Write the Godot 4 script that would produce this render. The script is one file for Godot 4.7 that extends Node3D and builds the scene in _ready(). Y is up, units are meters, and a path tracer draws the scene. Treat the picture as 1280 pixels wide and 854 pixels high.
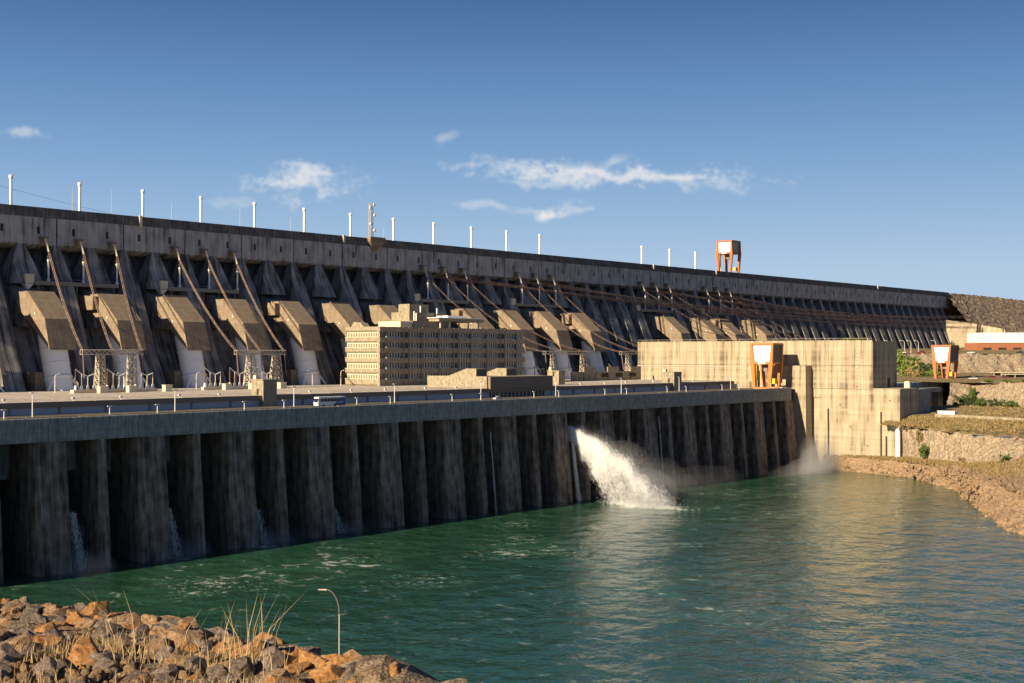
extends Node3D
# A concrete hydroelectric dam seen along its downstream face: powerhouse piers at the river, penstocks, office block, right bank.

const SUN_DIR := Vector3(-0.897, 0.43, -0.108)   # towards the sun
const EYE := Vector3(-295.8, 64.1, 341.3)
const YAW := 49.11

var M := {}
var used := {}
var rng := RandomNumberGenerator.new()
const ORD := ["first", "second", "third", "fourth", "fifth", "sixth", "seventh", "eighth", "ninth", "tenth", "eleventh", "twelfth", "thirteenth", "fourteenth", "fifteenth", "sixteenth", "seventeenth", "eighteenth", "nineteenth", "twentieth", "twenty-first", "twenty-second", "twenty-third", "twenty-fourth", "twenty-fifth", "twenty-sixth", "twenty-seventh", "twenty-eighth", "twenty-ninth", "thirtieth", "thirty-first", "thirty-second"]

# ---------------------------------------------------------------- helpers
func numbered(called: String) -> String:
	if not used.has(called):
		used[called] = 0
		return called
	used[called] += 1
	return "%s_%03d" % [called, used[called]]

func tag(o: Node, label: String, category: String, group := "", kind := "") -> Node:
	if label != "": o.set_meta("label", label)
	if category != "": o.set_meta("category", category)
	if group != "": o.set_meta("group", group)
	if kind != "": o.set_meta("kind", kind)
	return o

func thing(called: String, label: String, category: String, at := Vector3.ZERO, turn := 0.0, group := "") -> Node3D:
	var o := Node3D.new()
	o.name = numbered(called)
	add_child(o)
	o.position = at
	o.rotation.y = turn
	tag(o, label, category, group)
	return o

func ST() -> SurfaceTool:
	var st := SurfaceTool.new()
	st.begin(Mesh.PRIMITIVE_TRIANGLES)
	st.set_smooth_group(-1)
	return st

func commit(st: SurfaceTool) -> ArrayMesh:
	st.generate_normals()
	return st.commit()

func obj(called: String, mesh: Mesh, material: Material, parent: Node = null, at := Vector3.ZERO) -> MeshInstance3D:
	var o := MeshInstance3D.new()
	o.mesh = mesh
	o.material_override = material
	o.position = at
	if parent == null:
		o.name = numbered(called)
		add_child(o)
	else:
		o.name = called
		parent.add_child(o, true)
	return o

func part(called: String, st: SurfaceTool, material: Material, parent: Node = null, at := Vector3.ZERO) -> MeshInstance3D:
	return obj(called, commit(st), material, parent, at)

func struct(called: String, st: SurfaceTool, material: Material) -> MeshInstance3D:
	var o := part(called, st, material)
	o.set_meta("kind", "structure")
	return o

func tri(st: SurfaceTool, a: Vector3, b: Vector3, c: Vector3) -> void:
	st.add_vertex(a); st.add_vertex(b); st.add_vertex(c)

func quad(st: SurfaceTool, a: Vector3, b: Vector3, c: Vector3, d: Vector3) -> void:
	tri(st, a, b, c); tri(st, a, c, d)

# box from its low to its high corner
func bx(st: SurfaceTool, lo: Vector3, hi: Vector3) -> void:
	var v := []
	for i in 8:
		v.append(Vector3(hi.x if i & 1 else lo.x, hi.y if i & 2 else lo.y, hi.z if i & 4 else lo.z))
	hexa(st, v)

# eight corners: bit 0 = x, bit 1 = y, bit 2 = z; faces clockwise from outside
func hexa(st: SurfaceTool, v: Array) -> void:
	for f in [[4, 6, 7, 5], [0, 1, 3, 2], [0, 2, 6, 4], [1, 5, 7, 3], [2, 3, 7, 6], [0, 4, 5, 1]]:
		quad(st, v[f[0]], v[f[1]], v[f[2]], v[f[3]])

func box(lo: Vector3, hi: Vector3) -> SurfaceTool:
	var st := ST()
	bx(st, lo, hi)
	return st

# polygon in (z, y), extruded along x
func prism_x(st: SurfaceTool, poly: PackedVector2Array, x0: float, x1: float) -> void:
	if Geometry2D.is_polygon_clockwise(poly):
		poly = poly.duplicate()
		poly.reverse()
	var ids := Geometry2D.triangulate_polygon(poly)
	for i in range(0, ids.size(), 3):
		var a := poly[ids[i]]; var b := poly[ids[i + 1]]; var c := poly[ids[i + 2]]
		tri(st, Vector3(x0, a.y, a.x), Vector3(x0, b.y, b.x), Vector3(x0, c.y, c.x))
		tri(st, Vector3(x1, a.y, a.x), Vector3(x1, c.y, c.x), Vector3(x1, b.y, b.x))
	for i in poly.size():
		var a := poly[i]; var b := poly[(i + 1) % poly.size()]
		quad(st, Vector3(x0, a.y, a.x), Vector3(x1, a.y, a.x), Vector3(x1, b.y, b.x), Vector3(x0, b.y, b.x))

# tapered tube between two points
func tube(st: SurfaceTool, a: Vector3, b: Vector3, ra: float, rb := -1.0, n := 6, caps := true) -> void:
	if rb < 0.0: rb = ra
	var d := (b - a).normalized()
	var u := d.cross(Vector3.UP if absf(d.y) < 0.9 else Vector3.RIGHT).normalized()
	var w := d.cross(u)
	for i in n:
		var t0 := TAU * i / n; var t1 := TAU * (i + 1) / n
		var p0 := u * cos(t0) + w * sin(t0); var p1 := u * cos(t1) + w * sin(t1)
		quad(st, a + p0 * ra, b + p0 * rb, b + p1 * rb, a + p1 * ra)
		if caps:
			tri(st, a, a + p0 * ra, a + p1 * ra)
			tri(st, b, b + p1 * rb, b + p0 * rb)

func bar(st: SurfaceTool, a: Vector3, b: Vector3, w: float) -> void:
	tube(st, a, b, w * 0.5, w * 0.5, 4, false)

# surface of revolution along an axis a -> b: list of Vector2(t along, radius); smooth
func lathe(a: Vector3, b: Vector3, prof: Array, n := 32) -> SurfaceTool:
	var st := SurfaceTool.new()
	st.begin(Mesh.PRIMITIVE_TRIANGLES)
	st.set_smooth_group(0)
	var d := (b - a).normalized()
	var u := d.cross(Vector3.UP if absf(d.y) < 0.9 else Vector3.RIGHT).normalized()
	var w := d.cross(u)
	for i in n:
		var t0 := TAU * i / n; var t1 := TAU * (i + 1) / n
		var p0 := u * cos(t0) + w * sin(t0); var p1 := u * cos(t1) + w * sin(t1)
		for k in prof.size() - 1:
			var c0 := a.lerp(b, prof[k].x); var c1 := a.lerp(b, prof[k + 1].x)
			quad(st, c0 + p0 * prof[k].y, c1 + p0 * prof[k + 1].y, c1 + p1 * prof[k + 1].y, c0 + p1 * prof[k].y)
	return st

# rectangular wall in a plane with openings that are recessed `deep`; origin o, axes u (along) and v (up), outward n
func wall_holes(st: SurfaceTool, o: Vector3, u: Vector3, v: Vector3, n: Vector3, W: float, H: float, holes: Array, deep: float) -> void:
	var xs := [0.0, W]; var ys := [0.0, H]
	for h in holes:
		for q in [h.position.x, h.end.x]: if not xs.has(q): xs.append(q)
		for q in [h.position.y, h.end.y]: if not ys.has(q): ys.append(q)
	xs.sort(); ys.sort()
	for i in xs.size() - 1:
		for j in ys.size() - 1:
			var m := Vector2((xs[i] + xs[i + 1]) / 2, (ys[j] + ys[j + 1]) / 2)
			var open := false
			for h in holes: if h.has_point(m): open = true
			if open: continue
			quad(st, o + u * xs[i] + v * ys[j], o + u * xs[i] + v * ys[j + 1], o + u * xs[i + 1] + v * ys[j + 1], o + u * xs[i + 1] + v * ys[j])
	for h in holes:
		var a: Vector3 = o + u * h.position.x + v * h.position.y; var b: Vector3 = o + u * h.end.x + v * h.position.y
		var c: Vector3 = o + u * h.end.x + v * h.end.y; var d: Vector3 = o + u * h.position.x + v * h.end.y
		var k := n * -deep
		quad(st, a, b, b + k, a + k); quad(st, b, c, c + k, b + k); quad(st, c, d, d + k, c + k); quad(st, d, a, a + k, d + k)

# ---------------------------------------------------------------- textures and materials
func lin(c: Color) -> Color:
	var o := c.linear_to_srgb()
	o.a = c.a
	return o

func noise(seed_: int, freq: float, oct := 4, type := FastNoiseLite.TYPE_SIMPLEX_SMOOTH) -> FastNoiseLite:
	var n := FastNoiseLite.new()
	n.seed = seed_
	n.noise_type = type
	n.frequency = freq
	n.fractal_octaves = oct
	return n

func bytes_of(n: FastNoiseLite, w: int, h: int, size: int) -> PackedByteArray:
	var im := n.get_seamless_image(w, h)
	im.convert(Image.FORMAT_L8)
	if w != size or h != size: im.resize(size, size, Image.INTERPOLATE_BILINEAR)
	return im.get_data()

# layers: [[bytes, weight], ...] -> colour ramp of linear colours
func ramp_image(size: int, layers: Array, ramp: Array, gain := 1.0, lines := 0, line_depth := 0.0) -> ImageTexture:
	var g := Gradient.new()
	var offs := PackedFloat32Array(); var cols := PackedColorArray()
	for i in ramp.size():
		offs.append(float(i) / (ramp.size() - 1)); cols.append(lin(ramp[i]))
	g.offsets = offs; g.colors = cols
	var lut := PackedByteArray()
	for i in 256:
		var c := g.sample(i / 255.0)
		lut.append_array(PackedByteArray([int(c.r * 255), int(c.g * 255), int(c.b * 255)]))
	var out := PackedByteArray()
	out.resize(size * size * 3)
	var step := size / lines if lines > 0 else 0
	var n := layers.size()
	var b0: PackedByteArray = layers[0][0]; var w0: float = layers[0][1]
	var b1: PackedByteArray = layers[1][0] if n > 1 else b0; var w1: float = layers[1][1] if n > 1 else 0.0
	var b2: PackedByteArray = layers[2][0] if n > 2 else b0; var w2: float = layers[2][1] if n > 2 else 0.0
	for i in size * size:
		var v := (b0[i] - 128) * w0 + (b1[i] - 128) * w1 + (b2[i] - 128) * w2
		v = 128.0 + v * gain
		if step > 0 and ((i % size) % step == 0 or (i / size) % step == 0): v -= line_depth
		var k := clampi(int(v), 0, 255) * 3
		out[i * 3] = lut[k]; out[i * 3 + 1] = lut[k + 1]; out[i * 3 + 2] = lut[k + 2]
	var im := Image.create_from_data(size, size, false, Image.FORMAT_RGB8, out)
	return ImageTexture.create_from_image(im)

func gray_tex(b: PackedByteArray, size: int) -> ImageTexture:
	return ImageTexture.create_from_image(Image.create_from_data(size, size, false, Image.FORMAT_L8, b))

func tex_mat(tex: Texture2D, metres: float, rough := 0.9, bump: Texture2D = null, bump_cm := 4.0, world := true) -> StandardMaterial3D:
	var m := StandardMaterial3D.new()
	m.albedo_texture = tex
	m.roughness = rough
	m.uv1_triplanar = true
	m.uv1_world_triplanar = world
	m.uv1_triplanar_sharpness = 6.0
	m.uv1_scale = Vector3.ONE / metres
	if bump:
		m.heightmap_enabled = true
		m.heightmap_texture = bump
		m.heightmap_scale = bump_cm
	return m

func flat_mat(c: Color, rough := 0.7, metal := 0.0) -> StandardMaterial3D:
	var m := StandardMaterial3D.new()
	m.albedo_color = lin(c)
	m.roughness = rough
	m.metallic = metal
	return m

func make_materials() -> void:
	var S := 1024
	var blot := bytes_of(noise(11, 0.006, 5), S, S, S)
	var streak := bytes_of(noise(23, 0.03, 4), S, 64, S)
	var streak2 := bytes_of(noise(29, 0.012, 5), S, 96, S)
	var lift := bytes_of(noise(31, 0.016, 4), 24, S, S)
	var fine := bytes_of(noise(37, 0.09, 3), S, S, S)
	var cells := bytes_of(noise(41, 0.03, 3, FastNoiseLite.TYPE_CELLULAR), S, S, S)
	var rocky := bytes_of(noise(43, 0.012, 6), S, S, S)
	var t_fine := gray_tex(fine, S)
	var t_rocky := gray_tex(rocky, S)
	var t_cells := gray_tex(cells, S)
	# weathered grey concrete with dark vertical runs
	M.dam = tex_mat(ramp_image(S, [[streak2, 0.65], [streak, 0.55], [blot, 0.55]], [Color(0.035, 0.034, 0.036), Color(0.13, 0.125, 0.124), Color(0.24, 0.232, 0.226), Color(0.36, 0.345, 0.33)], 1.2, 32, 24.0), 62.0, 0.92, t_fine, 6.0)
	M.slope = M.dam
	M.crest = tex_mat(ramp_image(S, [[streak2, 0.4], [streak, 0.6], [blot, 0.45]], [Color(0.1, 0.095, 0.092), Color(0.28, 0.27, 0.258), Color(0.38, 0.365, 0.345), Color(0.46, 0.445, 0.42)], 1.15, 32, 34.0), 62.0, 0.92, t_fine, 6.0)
	M.cap = tex_mat(ramp_image(S, [[streak, 0.6], [blot, 0.5], [fine, 0.3]], [Color(0.034, 0.032, 0.034), Color(0.103, 0.098, 0.098), Color(0.196, 0.184, 0.178)], 1.2), 40.0, 0.92)
	M.pier = tex_mat(ramp_image(S, [[streak2, 0.65], [streak, 0.45], [blot, 0.5]], [Color(0.035, 0.026, 0.02), Color(0.115, 0.087, 0.066), Color(0.195, 0.152, 0.118), Color(0.31, 0.26, 0.215)], 1.2, 16, 18.0), 34.7, 0.9, t_fine, 5.0)
	M.beam = tex_mat(ramp_image(S, [[streak, 0.8], [lift, 0.2], [blot, 0.4]], [Color(0.07, 0.067, 0.064), Color(0.175, 0.169, 0.161), Color(0.25, 0.24, 0.227), Color(0.36, 0.345, 0.32)], 1.1), 30.0, 0.92, t_fine, 4.0)
	# sunned tan concrete
	M.tan = tex_mat(ramp_image(S, [[streak2, 0.75], [lift, 0.3], [streak, 0.35]], [Color(0.09, 0.068, 0.043), Color(0.29, 0.236, 0.16), Color(0.385, 0.32, 0.222), Color(0.47, 0.405, 0.3)], 1.05), 60.0, 0.9, t_fine, 3.0)
	M.block = tex_mat(ramp_image(S, [[blot, 0.4], [lift, 0.25], [streak, 0.4]], [Color(0.09, 0.065, 0.042), Color(0.19, 0.142, 0.095), Color(0.26, 0.2, 0.138), Color(0.36, 0.29, 0.21)], 1.05, 32, 26.0), 34.0, 0.92, t_fine, 4.0)
	M.facade = tex_mat(ramp_image(S, [[streak, 0.8], [blot, 0.6], [fine, 0.2]], [Color(0.15, 0.122, 0.082), Color(0.285, 0.24, 0.165), Color(0.38, 0.328, 0.238)], 1.15), 14.0, 0.9)
	M.gravel = tex_mat(ramp_image(S, [[fine, 0.7], [blot, 0.7], [cells, 0.3]], [Color(0.22, 0.16, 0.12), Color(0.36, 0.30, 0.25), Color(0.47, 0.42, 0.37), Color(0.56, 0.52, 0.48)], 1.2), 30.0, 0.95, t_fine, 5.0)
	M.asphalt = tex_mat(ramp_image(S, [[fine, 0.6], [blot, 0.7]], [Color(0.03, 0.026, 0.024), Color(0.06, 0.05, 0.045), Color(0.1, 0.085, 0.07)], 1.1), 20.0, 0.95)
	M.rock = tex_mat(ramp_image(S, [[rocky, 0.7], [fine, 0.4], [streak, 0.7]], [Color(0.075, 0.055, 0.038), Color(0.2, 0.15, 0.1), Color(0.3, 0.235, 0.165), Color(0.42, 0.345, 0.25)], 1.15), 24.0, 0.95, t_rocky, 30.0)
	M.bank = tex_mat(ramp_image(S, [[rocky, 0.8], [blot, 0.4], [fine, 0.5]], [Color(0.08, 0.05, 0.03), Color(0.19, 0.125, 0.075), Color(0.27, 0.185, 0.11), Color(0.38, 0.28, 0.18)], 1.15), 15.0, 0.95, t_rocky, 25.0)
	M.grassland = tex_mat(ramp_image(S, [[rocky, 0.8], [fine, 0.7], [blot, 0.5]], [Color(0.055, 0.05, 0.018), Color(0.15, 0.11, 0.042), Color(0.26, 0.18, 0.075), Color(0.35, 0.26, 0.13)], 1.2), 40.0, 0.97, t_fine, 25.0)
	M.rubble = tex_mat(ramp_image(S, [[cells, 1.0], [rocky, 0.6], [fine, 0.4]], [Color(0.03, 0.022, 0.016), Color(0.12, 0.085, 0.06), Color(0.23, 0.17, 0.12), Color(0.34, 0.26, 0.19)], 1.3), 60.0, 0.97, t_cells, 100.0)
	M.earth = tex_mat(ramp_image(S, [[rocky, 0.8], [fine, 0.8], [cells, 0.3]], [Color(0.042, 0.027, 0.015), Color(0.114, 0.075, 0.042), Color(0.192, 0.138, 0.084), Color(0.264, 0.204, 0.138)], 1.3), 3.0, 0.97, t_fine, 1.5)
	# loose rocks: grey-brown, ochre, orange, dark (texture in the rock's own axes)
	var rk := [[Color(0.05, 0.036, 0.028), Color(0.14, 0.1, 0.08), Color(0.22, 0.165, 0.13), Color(0.31, 0.24, 0.18)],
		[Color(0.08, 0.045, 0.022), Color(0.2, 0.115, 0.058), Color(0.29, 0.185, 0.1), Color(0.36, 0.265, 0.17)],
		[Color(0.11, 0.045, 0.015), Color(0.27, 0.12, 0.034), Color(0.36, 0.18, 0.06), Color(0.38, 0.25, 0.135)],
		[Color(0.028, 0.022, 0.018), Color(0.075, 0.057, 0.048), Color(0.13, 0.1, 0.08), Color(0.22, 0.16, 0.115)]]
	for i in 4:
		M["stone%d" % i] = tex_mat(ramp_image(S, [[rocky, 0.95], [blot, 0.5], [fine, 0.5]], rk[i], 1.15), 2.6, 0.93, t_fine, 0.5, false)
	M.steel_white = flat_mat(Color(0.8, 0.81, 0.82), 0.3)
	M.steel_white.clearcoat_enabled = true
	M.steel_white.clearcoat = 0.35
	M.paint_white = flat_mat(Color(0.78, 0.77, 0.74), 0.5)
	M.cream = flat_mat(Color(0.62, 0.53, 0.38), 0.7)
	M.orange = flat_mat(Color(0.5, 0.165, 0.035), 0.5)
	M.red_orange = flat_mat(Color(0.4, 0.125, 0.045), 0.55)
	M.galv = flat_mat(Color(0.48, 0.43, 0.35), 0.55, 0.3)
	M.galv_dark = flat_mat(Color(0.2, 0.18, 0.16), 0.6, 0.2)
	M.cable = flat_mat(Color(0.23, 0.155, 0.12), 0.6, 0.2)
	M.dark = flat_mat(Color(0.025, 0.023, 0.024), 0.8)
	M.insul = flat_mat(Color(0.12, 0.07, 0.05), 0.3)
	M.pale_blue = flat_mat(Color(0.42, 0.46, 0.56), 0.75)
	M.brown = flat_mat(Color(0.2, 0.155, 0.115), 0.85)  # on the roof slab edge this brown paints in the band of shade
	M.kerb = flat_mat(Color(0.55, 0.42, 0.24), 0.85)
	M.yellow = flat_mat(Color(0.62, 0.4, 0.03), 0.6)
	M.glass = flat_mat(Color(0.03, 0.035, 0.045), 0.12)
	M.frame = flat_mat(Color(0.6, 0.57, 0.5), 0.6)
	M.office_dark = M.facade
	M.brick = flat_mat(Color(0.33, 0.12, 0.06), 0.9)
	M.bark = flat_mat(Color(0.12, 0.08, 0.05), 0.95)
	M.tyre = flat_mat(Color(0.02, 0.02, 0.02), 0.9)
	M.straw = flat_mat(Color(0.4, 0.3, 0.165), 0.9)
	M.straw.backlight_enabled = true
	M.straw.backlight = Color(0.25, 0.2, 0.1)
	for k in [["leaf_dark", Color(0.045, 0.07, 0.02)], ["leaf_mid", Color(0.085, 0.12, 0.028)], ["leaf_bright", Color(0.14, 0.2, 0.035)], ["leaf_dry", Color(0.25, 0.175, 0.075)]]:
		var m := flat_mat(k[1], 0.8)
		m.backlight_enabled = true
		m.backlight = Color(0.3, 0.35, 0.1)
		M[k[0]] = m
	# falling white water
	M.spray = flat_mat(Color(0.9, 0.91, 0.92, 0.55), 0.7)
	M.spray.transparency = BaseMaterial3D.TRANSPARENCY_ALPHA
	M.spray.backlight_enabled = true
	M.spray.backlight = Color(0.8, 0.8, 0.8)

# ---------------------------------------------------------------- sky
func make_sky() -> PanoramaSkyMaterial:
	var W := 4096; var H := 2048
	var im := Image.create(W, H, false, Image.FORMAT_RGB8)
	var g := Gradient.new()
	# elevation in degrees / 90 -> linear sky colour, the same all the way round
	g.offsets = PackedFloat32Array([0.0, 0.041, 0.091, 0.131, 0.175, 0.33, 1.0])
	g.colors = PackedColorArray([lin(Color(0.61, 0.78, 0.98)), lin(Color(0.53, 0.72, 0.94)), lin(Color(0.29, 0.495, 0.79)), lin(Color(0.168, 0.34, 0.64)), lin(Color(0.085, 0.195, 0.435)), lin(Color(0.035, 0.095, 0.26)), lin(Color(0.018, 0.05, 0.15))])
	for j in H:
		var el := 90.0 - (j + 0.5) / H * 180.0
		var c := g.sample(clampf(el / 90.0, 0, 1)) if el >= 0.0 else lin(Color(0.16, 0.15, 0.12)).lerp(g.sample(0.0), clampf(1.0 + el / 4.0, 0, 1))
		im.fill_rect(Rect2i(0, j, W, 1), c)
	# thin clouds: [azimuth from the view axis, elevation, half width, half height, tilt, strength], degrees
	var clouds := []
	for q in CLOUDS:
		var a := rad_to_deg(atan2(q[0] - 640.0, 1581.2)); var e := rad_to_deg(atan2(443.0 - q[1], 1581.2 / cos(deg_to_rad(a))))
		clouds.append([a, e, q[2] / 27.6, q[3] / 27.6, deg_to_rad(q[4]), q[5], q[6]])
	# the same kind of wisps elsewhere round the horizon
	var r := RandomNumberGenerator.new(); r.seed = 5
	for i in 26:
		clouds.append([r.randf_range(30, 330), r.randf_range(4, 16), r.randf_range(1.5, 5), r.randf_range(0.35, 0.9), r.randf_range(-0.15, 0.15), r.randf_range(0.35, 0.85), i])
	var na := noise(101, 0.55, 5); var nb := noise(103, 1.6, 4); var nw := noise(107, 0.35, 3)
	for q in clouds:
		var az: float = q[0] + YAW
		var x0 := int((az / 360.0) * W - q[2] * 1.7 / 360.0 * W); var x1 := int((az / 360.0) * W + q[2] * 1.7 / 360.0 * W)
		var y0 := int((90 - q[1] - q[3] * 2.2 - q[2] * 0.3) / 180.0 * H); var y1 := int((90 - q[1] + q[3] * 2.2 + q[2] * 0.3) / 180.0 * H)
		for j in range(y0, y1 + 1):
			for i in range(x0, x1 + 1):
				var da := float(i) / W * 360.0 - az; var de: float = 90.0 - (j + 0.5) / H * 180.0 - q[1]
				var s := sin(q[4]); var cc := cos(q[4])
				var px: float = da * cc + de * s; var py: float = -da * s + de * cc
				var o: float = q[6] * 17.3
				px += nw.get_noise_2d(da * 1.4 + o, de * 3.0) * q[2] * 0.35
				py += nw.get_noise_2d(da * 1.2 + 50 + o, de * 2.0) * q[3] * 0.9
				var f := 1.0 - sqrt(pow(px / q[2], 2) + pow(py / q[3], 2))
				if py < 0.0: f -= absf(py) / q[3] * 0.15
				var t: float = na.get_noise_2d(px * 1.3 + o, py * 4.2) * 0.62 + nb.get_noise_2d(px * 1.2 + o, py * 5.5) * 0.46
				var d := clampf((f * 1.25 + t - 0.05) * 0.85, 0, 1)
				d = d * d * (3 - 2 * d) * q[5]
				if d > 0.003:
					var ii := posmod(i, W)
					im.set_pixel(ii, j, im.get_pixel(ii, j).lerp(Color(0.985, 0.985, 1.0), d))
	var m := PanoramaSkyMaterial.new()
	m.panorama = ImageTexture.create_from_image(im)
	m.filter = true
	return m

# picture column and row the clouds were seen at, half sizes in the same unit, tilt (degrees), strength, seed
const CLOUDS := [[375, 228, 92, 25, 2, 0.92, 1], [760, 217, 215, 17, -3, 0.95, 2], [690, 222, 90, 18, -4, 0.55, 3], [690, 265, 55, 13, 4, 1.0, 4], [610, 259, 70, 9, -5, 0.5, 5], [28, 168, 36, 9, 8, 0.6, 6], [557, 172, 24, 11, 38, 0.45, 7], [280, 254, 50, 10, 4, 0.35, 8], [860, 228, 90, 12, -6, 0.5, 9], [640, 210, 60, 14, 4, 0.5, 10], [770, 202, 34, 11, 10, 0.5, 11]]

func _ready() -> void:
	rng.seed = 2024
	# ---- camera
	var cam := Camera3D.new()
	cam.name = "camera"
	add_child(cam)
	cam.position = EYE
	cam.rotation_degrees = Vector3(0.583, -YAW, 0)
	cam.fov = 30.22
	cam.near = 0.2
	cam.far = 6000.0
	cam.current = true
	# ---- sky and air
	var env := Environment.new()
	env.background_mode = Environment.BG_SKY
	env.sky = Sky.new()
	env.sky.sky_material = make_sky()
	env.background_energy_multiplier = 0.42
	env.tonemap_mode = Environment.TONE_MAPPER_LINEAR
	env.tonemap_exposure = 1.95
	env.sdfgi_enabled = true
	env.ssao_enabled = true
	env.ssil_enabled = true
	env.volumetric_fog_enabled = true
	env.volumetric_fog_density = 0.0
	var we := WorldEnvironment.new()
	we.name = "world_environment"
	we.environment = env
	add_child(we)
	# ---- sun
	var sun := DirectionalLight3D.new()
	sun.name = "sun"
	add_child(sun)
	sun.look_at_from_position(SUN_DIR * 100.0, Vector3.ZERO)
	sun.light_energy = 1.6
	sun.light_color = Color(1.0, 0.915, 0.775)
	sun.light_angular_distance = 0.5
	sun.shadow_enabled = true
	make_materials()
	print("materials")
	# ---- setting
	build_water()
	build_right_bank()
	build_far_ground()
	build_foreground_bank()
	print("ground")
	# ---- large structures
	build_dam()
	build_powerhouse()
	build_end_block()
	build_office()
	build_entrance_building()
	build_right_buildings()
	print("structures")
	# ---- objects
	build_penstocks()
	build_crest_things()
	build_switchyard()
	build_cables()
	build_deck_things()
	build_cranes()
	build_vegetation()
	build_falling_water()
	build_rocks()
	print("done")

# ================================================================ water
func build_water() -> void:
	var st := SurfaceTool.new()
	st.begin(Mesh.PRIMITIVE_TRIANGLES)
	st.set_smooth_group(0)
	var n := noise(7, 0.06, 3); var n2 := noise(8, 0.018, 2)
	var n3 := noise(9, 0.03, 3)
	n3.domain_warp_enabled = true
	n3.domain_warp_amplitude = 30.0
	n3.domain_warp_frequency = 0.015
	var x0 := -420.0; var x1 := 760.0; var z0 := -34.0; var z1 := 430.0; var c := 2.6
	var nx := int((x1 - x0) / c); var nz := int((z1 - z0) / c)
	var P := func(i: int, j: int) -> Vector3:
		var x := x0 + i * c; var z := z0 + j * c
		return Vector3(x, n.get_noise_2d(x, z * 1.6) * 0.09 + n2.get_noise_2d(x, z) * 0.16 + n3.get_noise_2d(x * 0.7, z * 1.3) * 0.3, z)
	var row := []
	for j in nz + 1:
		var r := PackedVector3Array()
		for i in nx + 1: r.append(P.call(i, j))
		row.append(r)
	var U := func(p: Vector3) -> Vector2: return Vector2((p.x + 200.0) / 700.0, (p.z + 40.0) / 420.0)
	for j in nz:
		for i in nx:
			var a: Vector3 = row[j][i]; var b: Vector3 = row[j][i + 1]; var d: Vector3 = row[j + 1][i + 1]; var e: Vector3 = row[j + 1][i]
			for p in [a, b, d, a, d, e]:
				st.set_uv2(U.call(p))
				st.add_vertex(p)
	var w := struct("river_water", st, water_material())
	w.set_meta("label", "green turbulent river water below the powerhouse")

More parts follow.
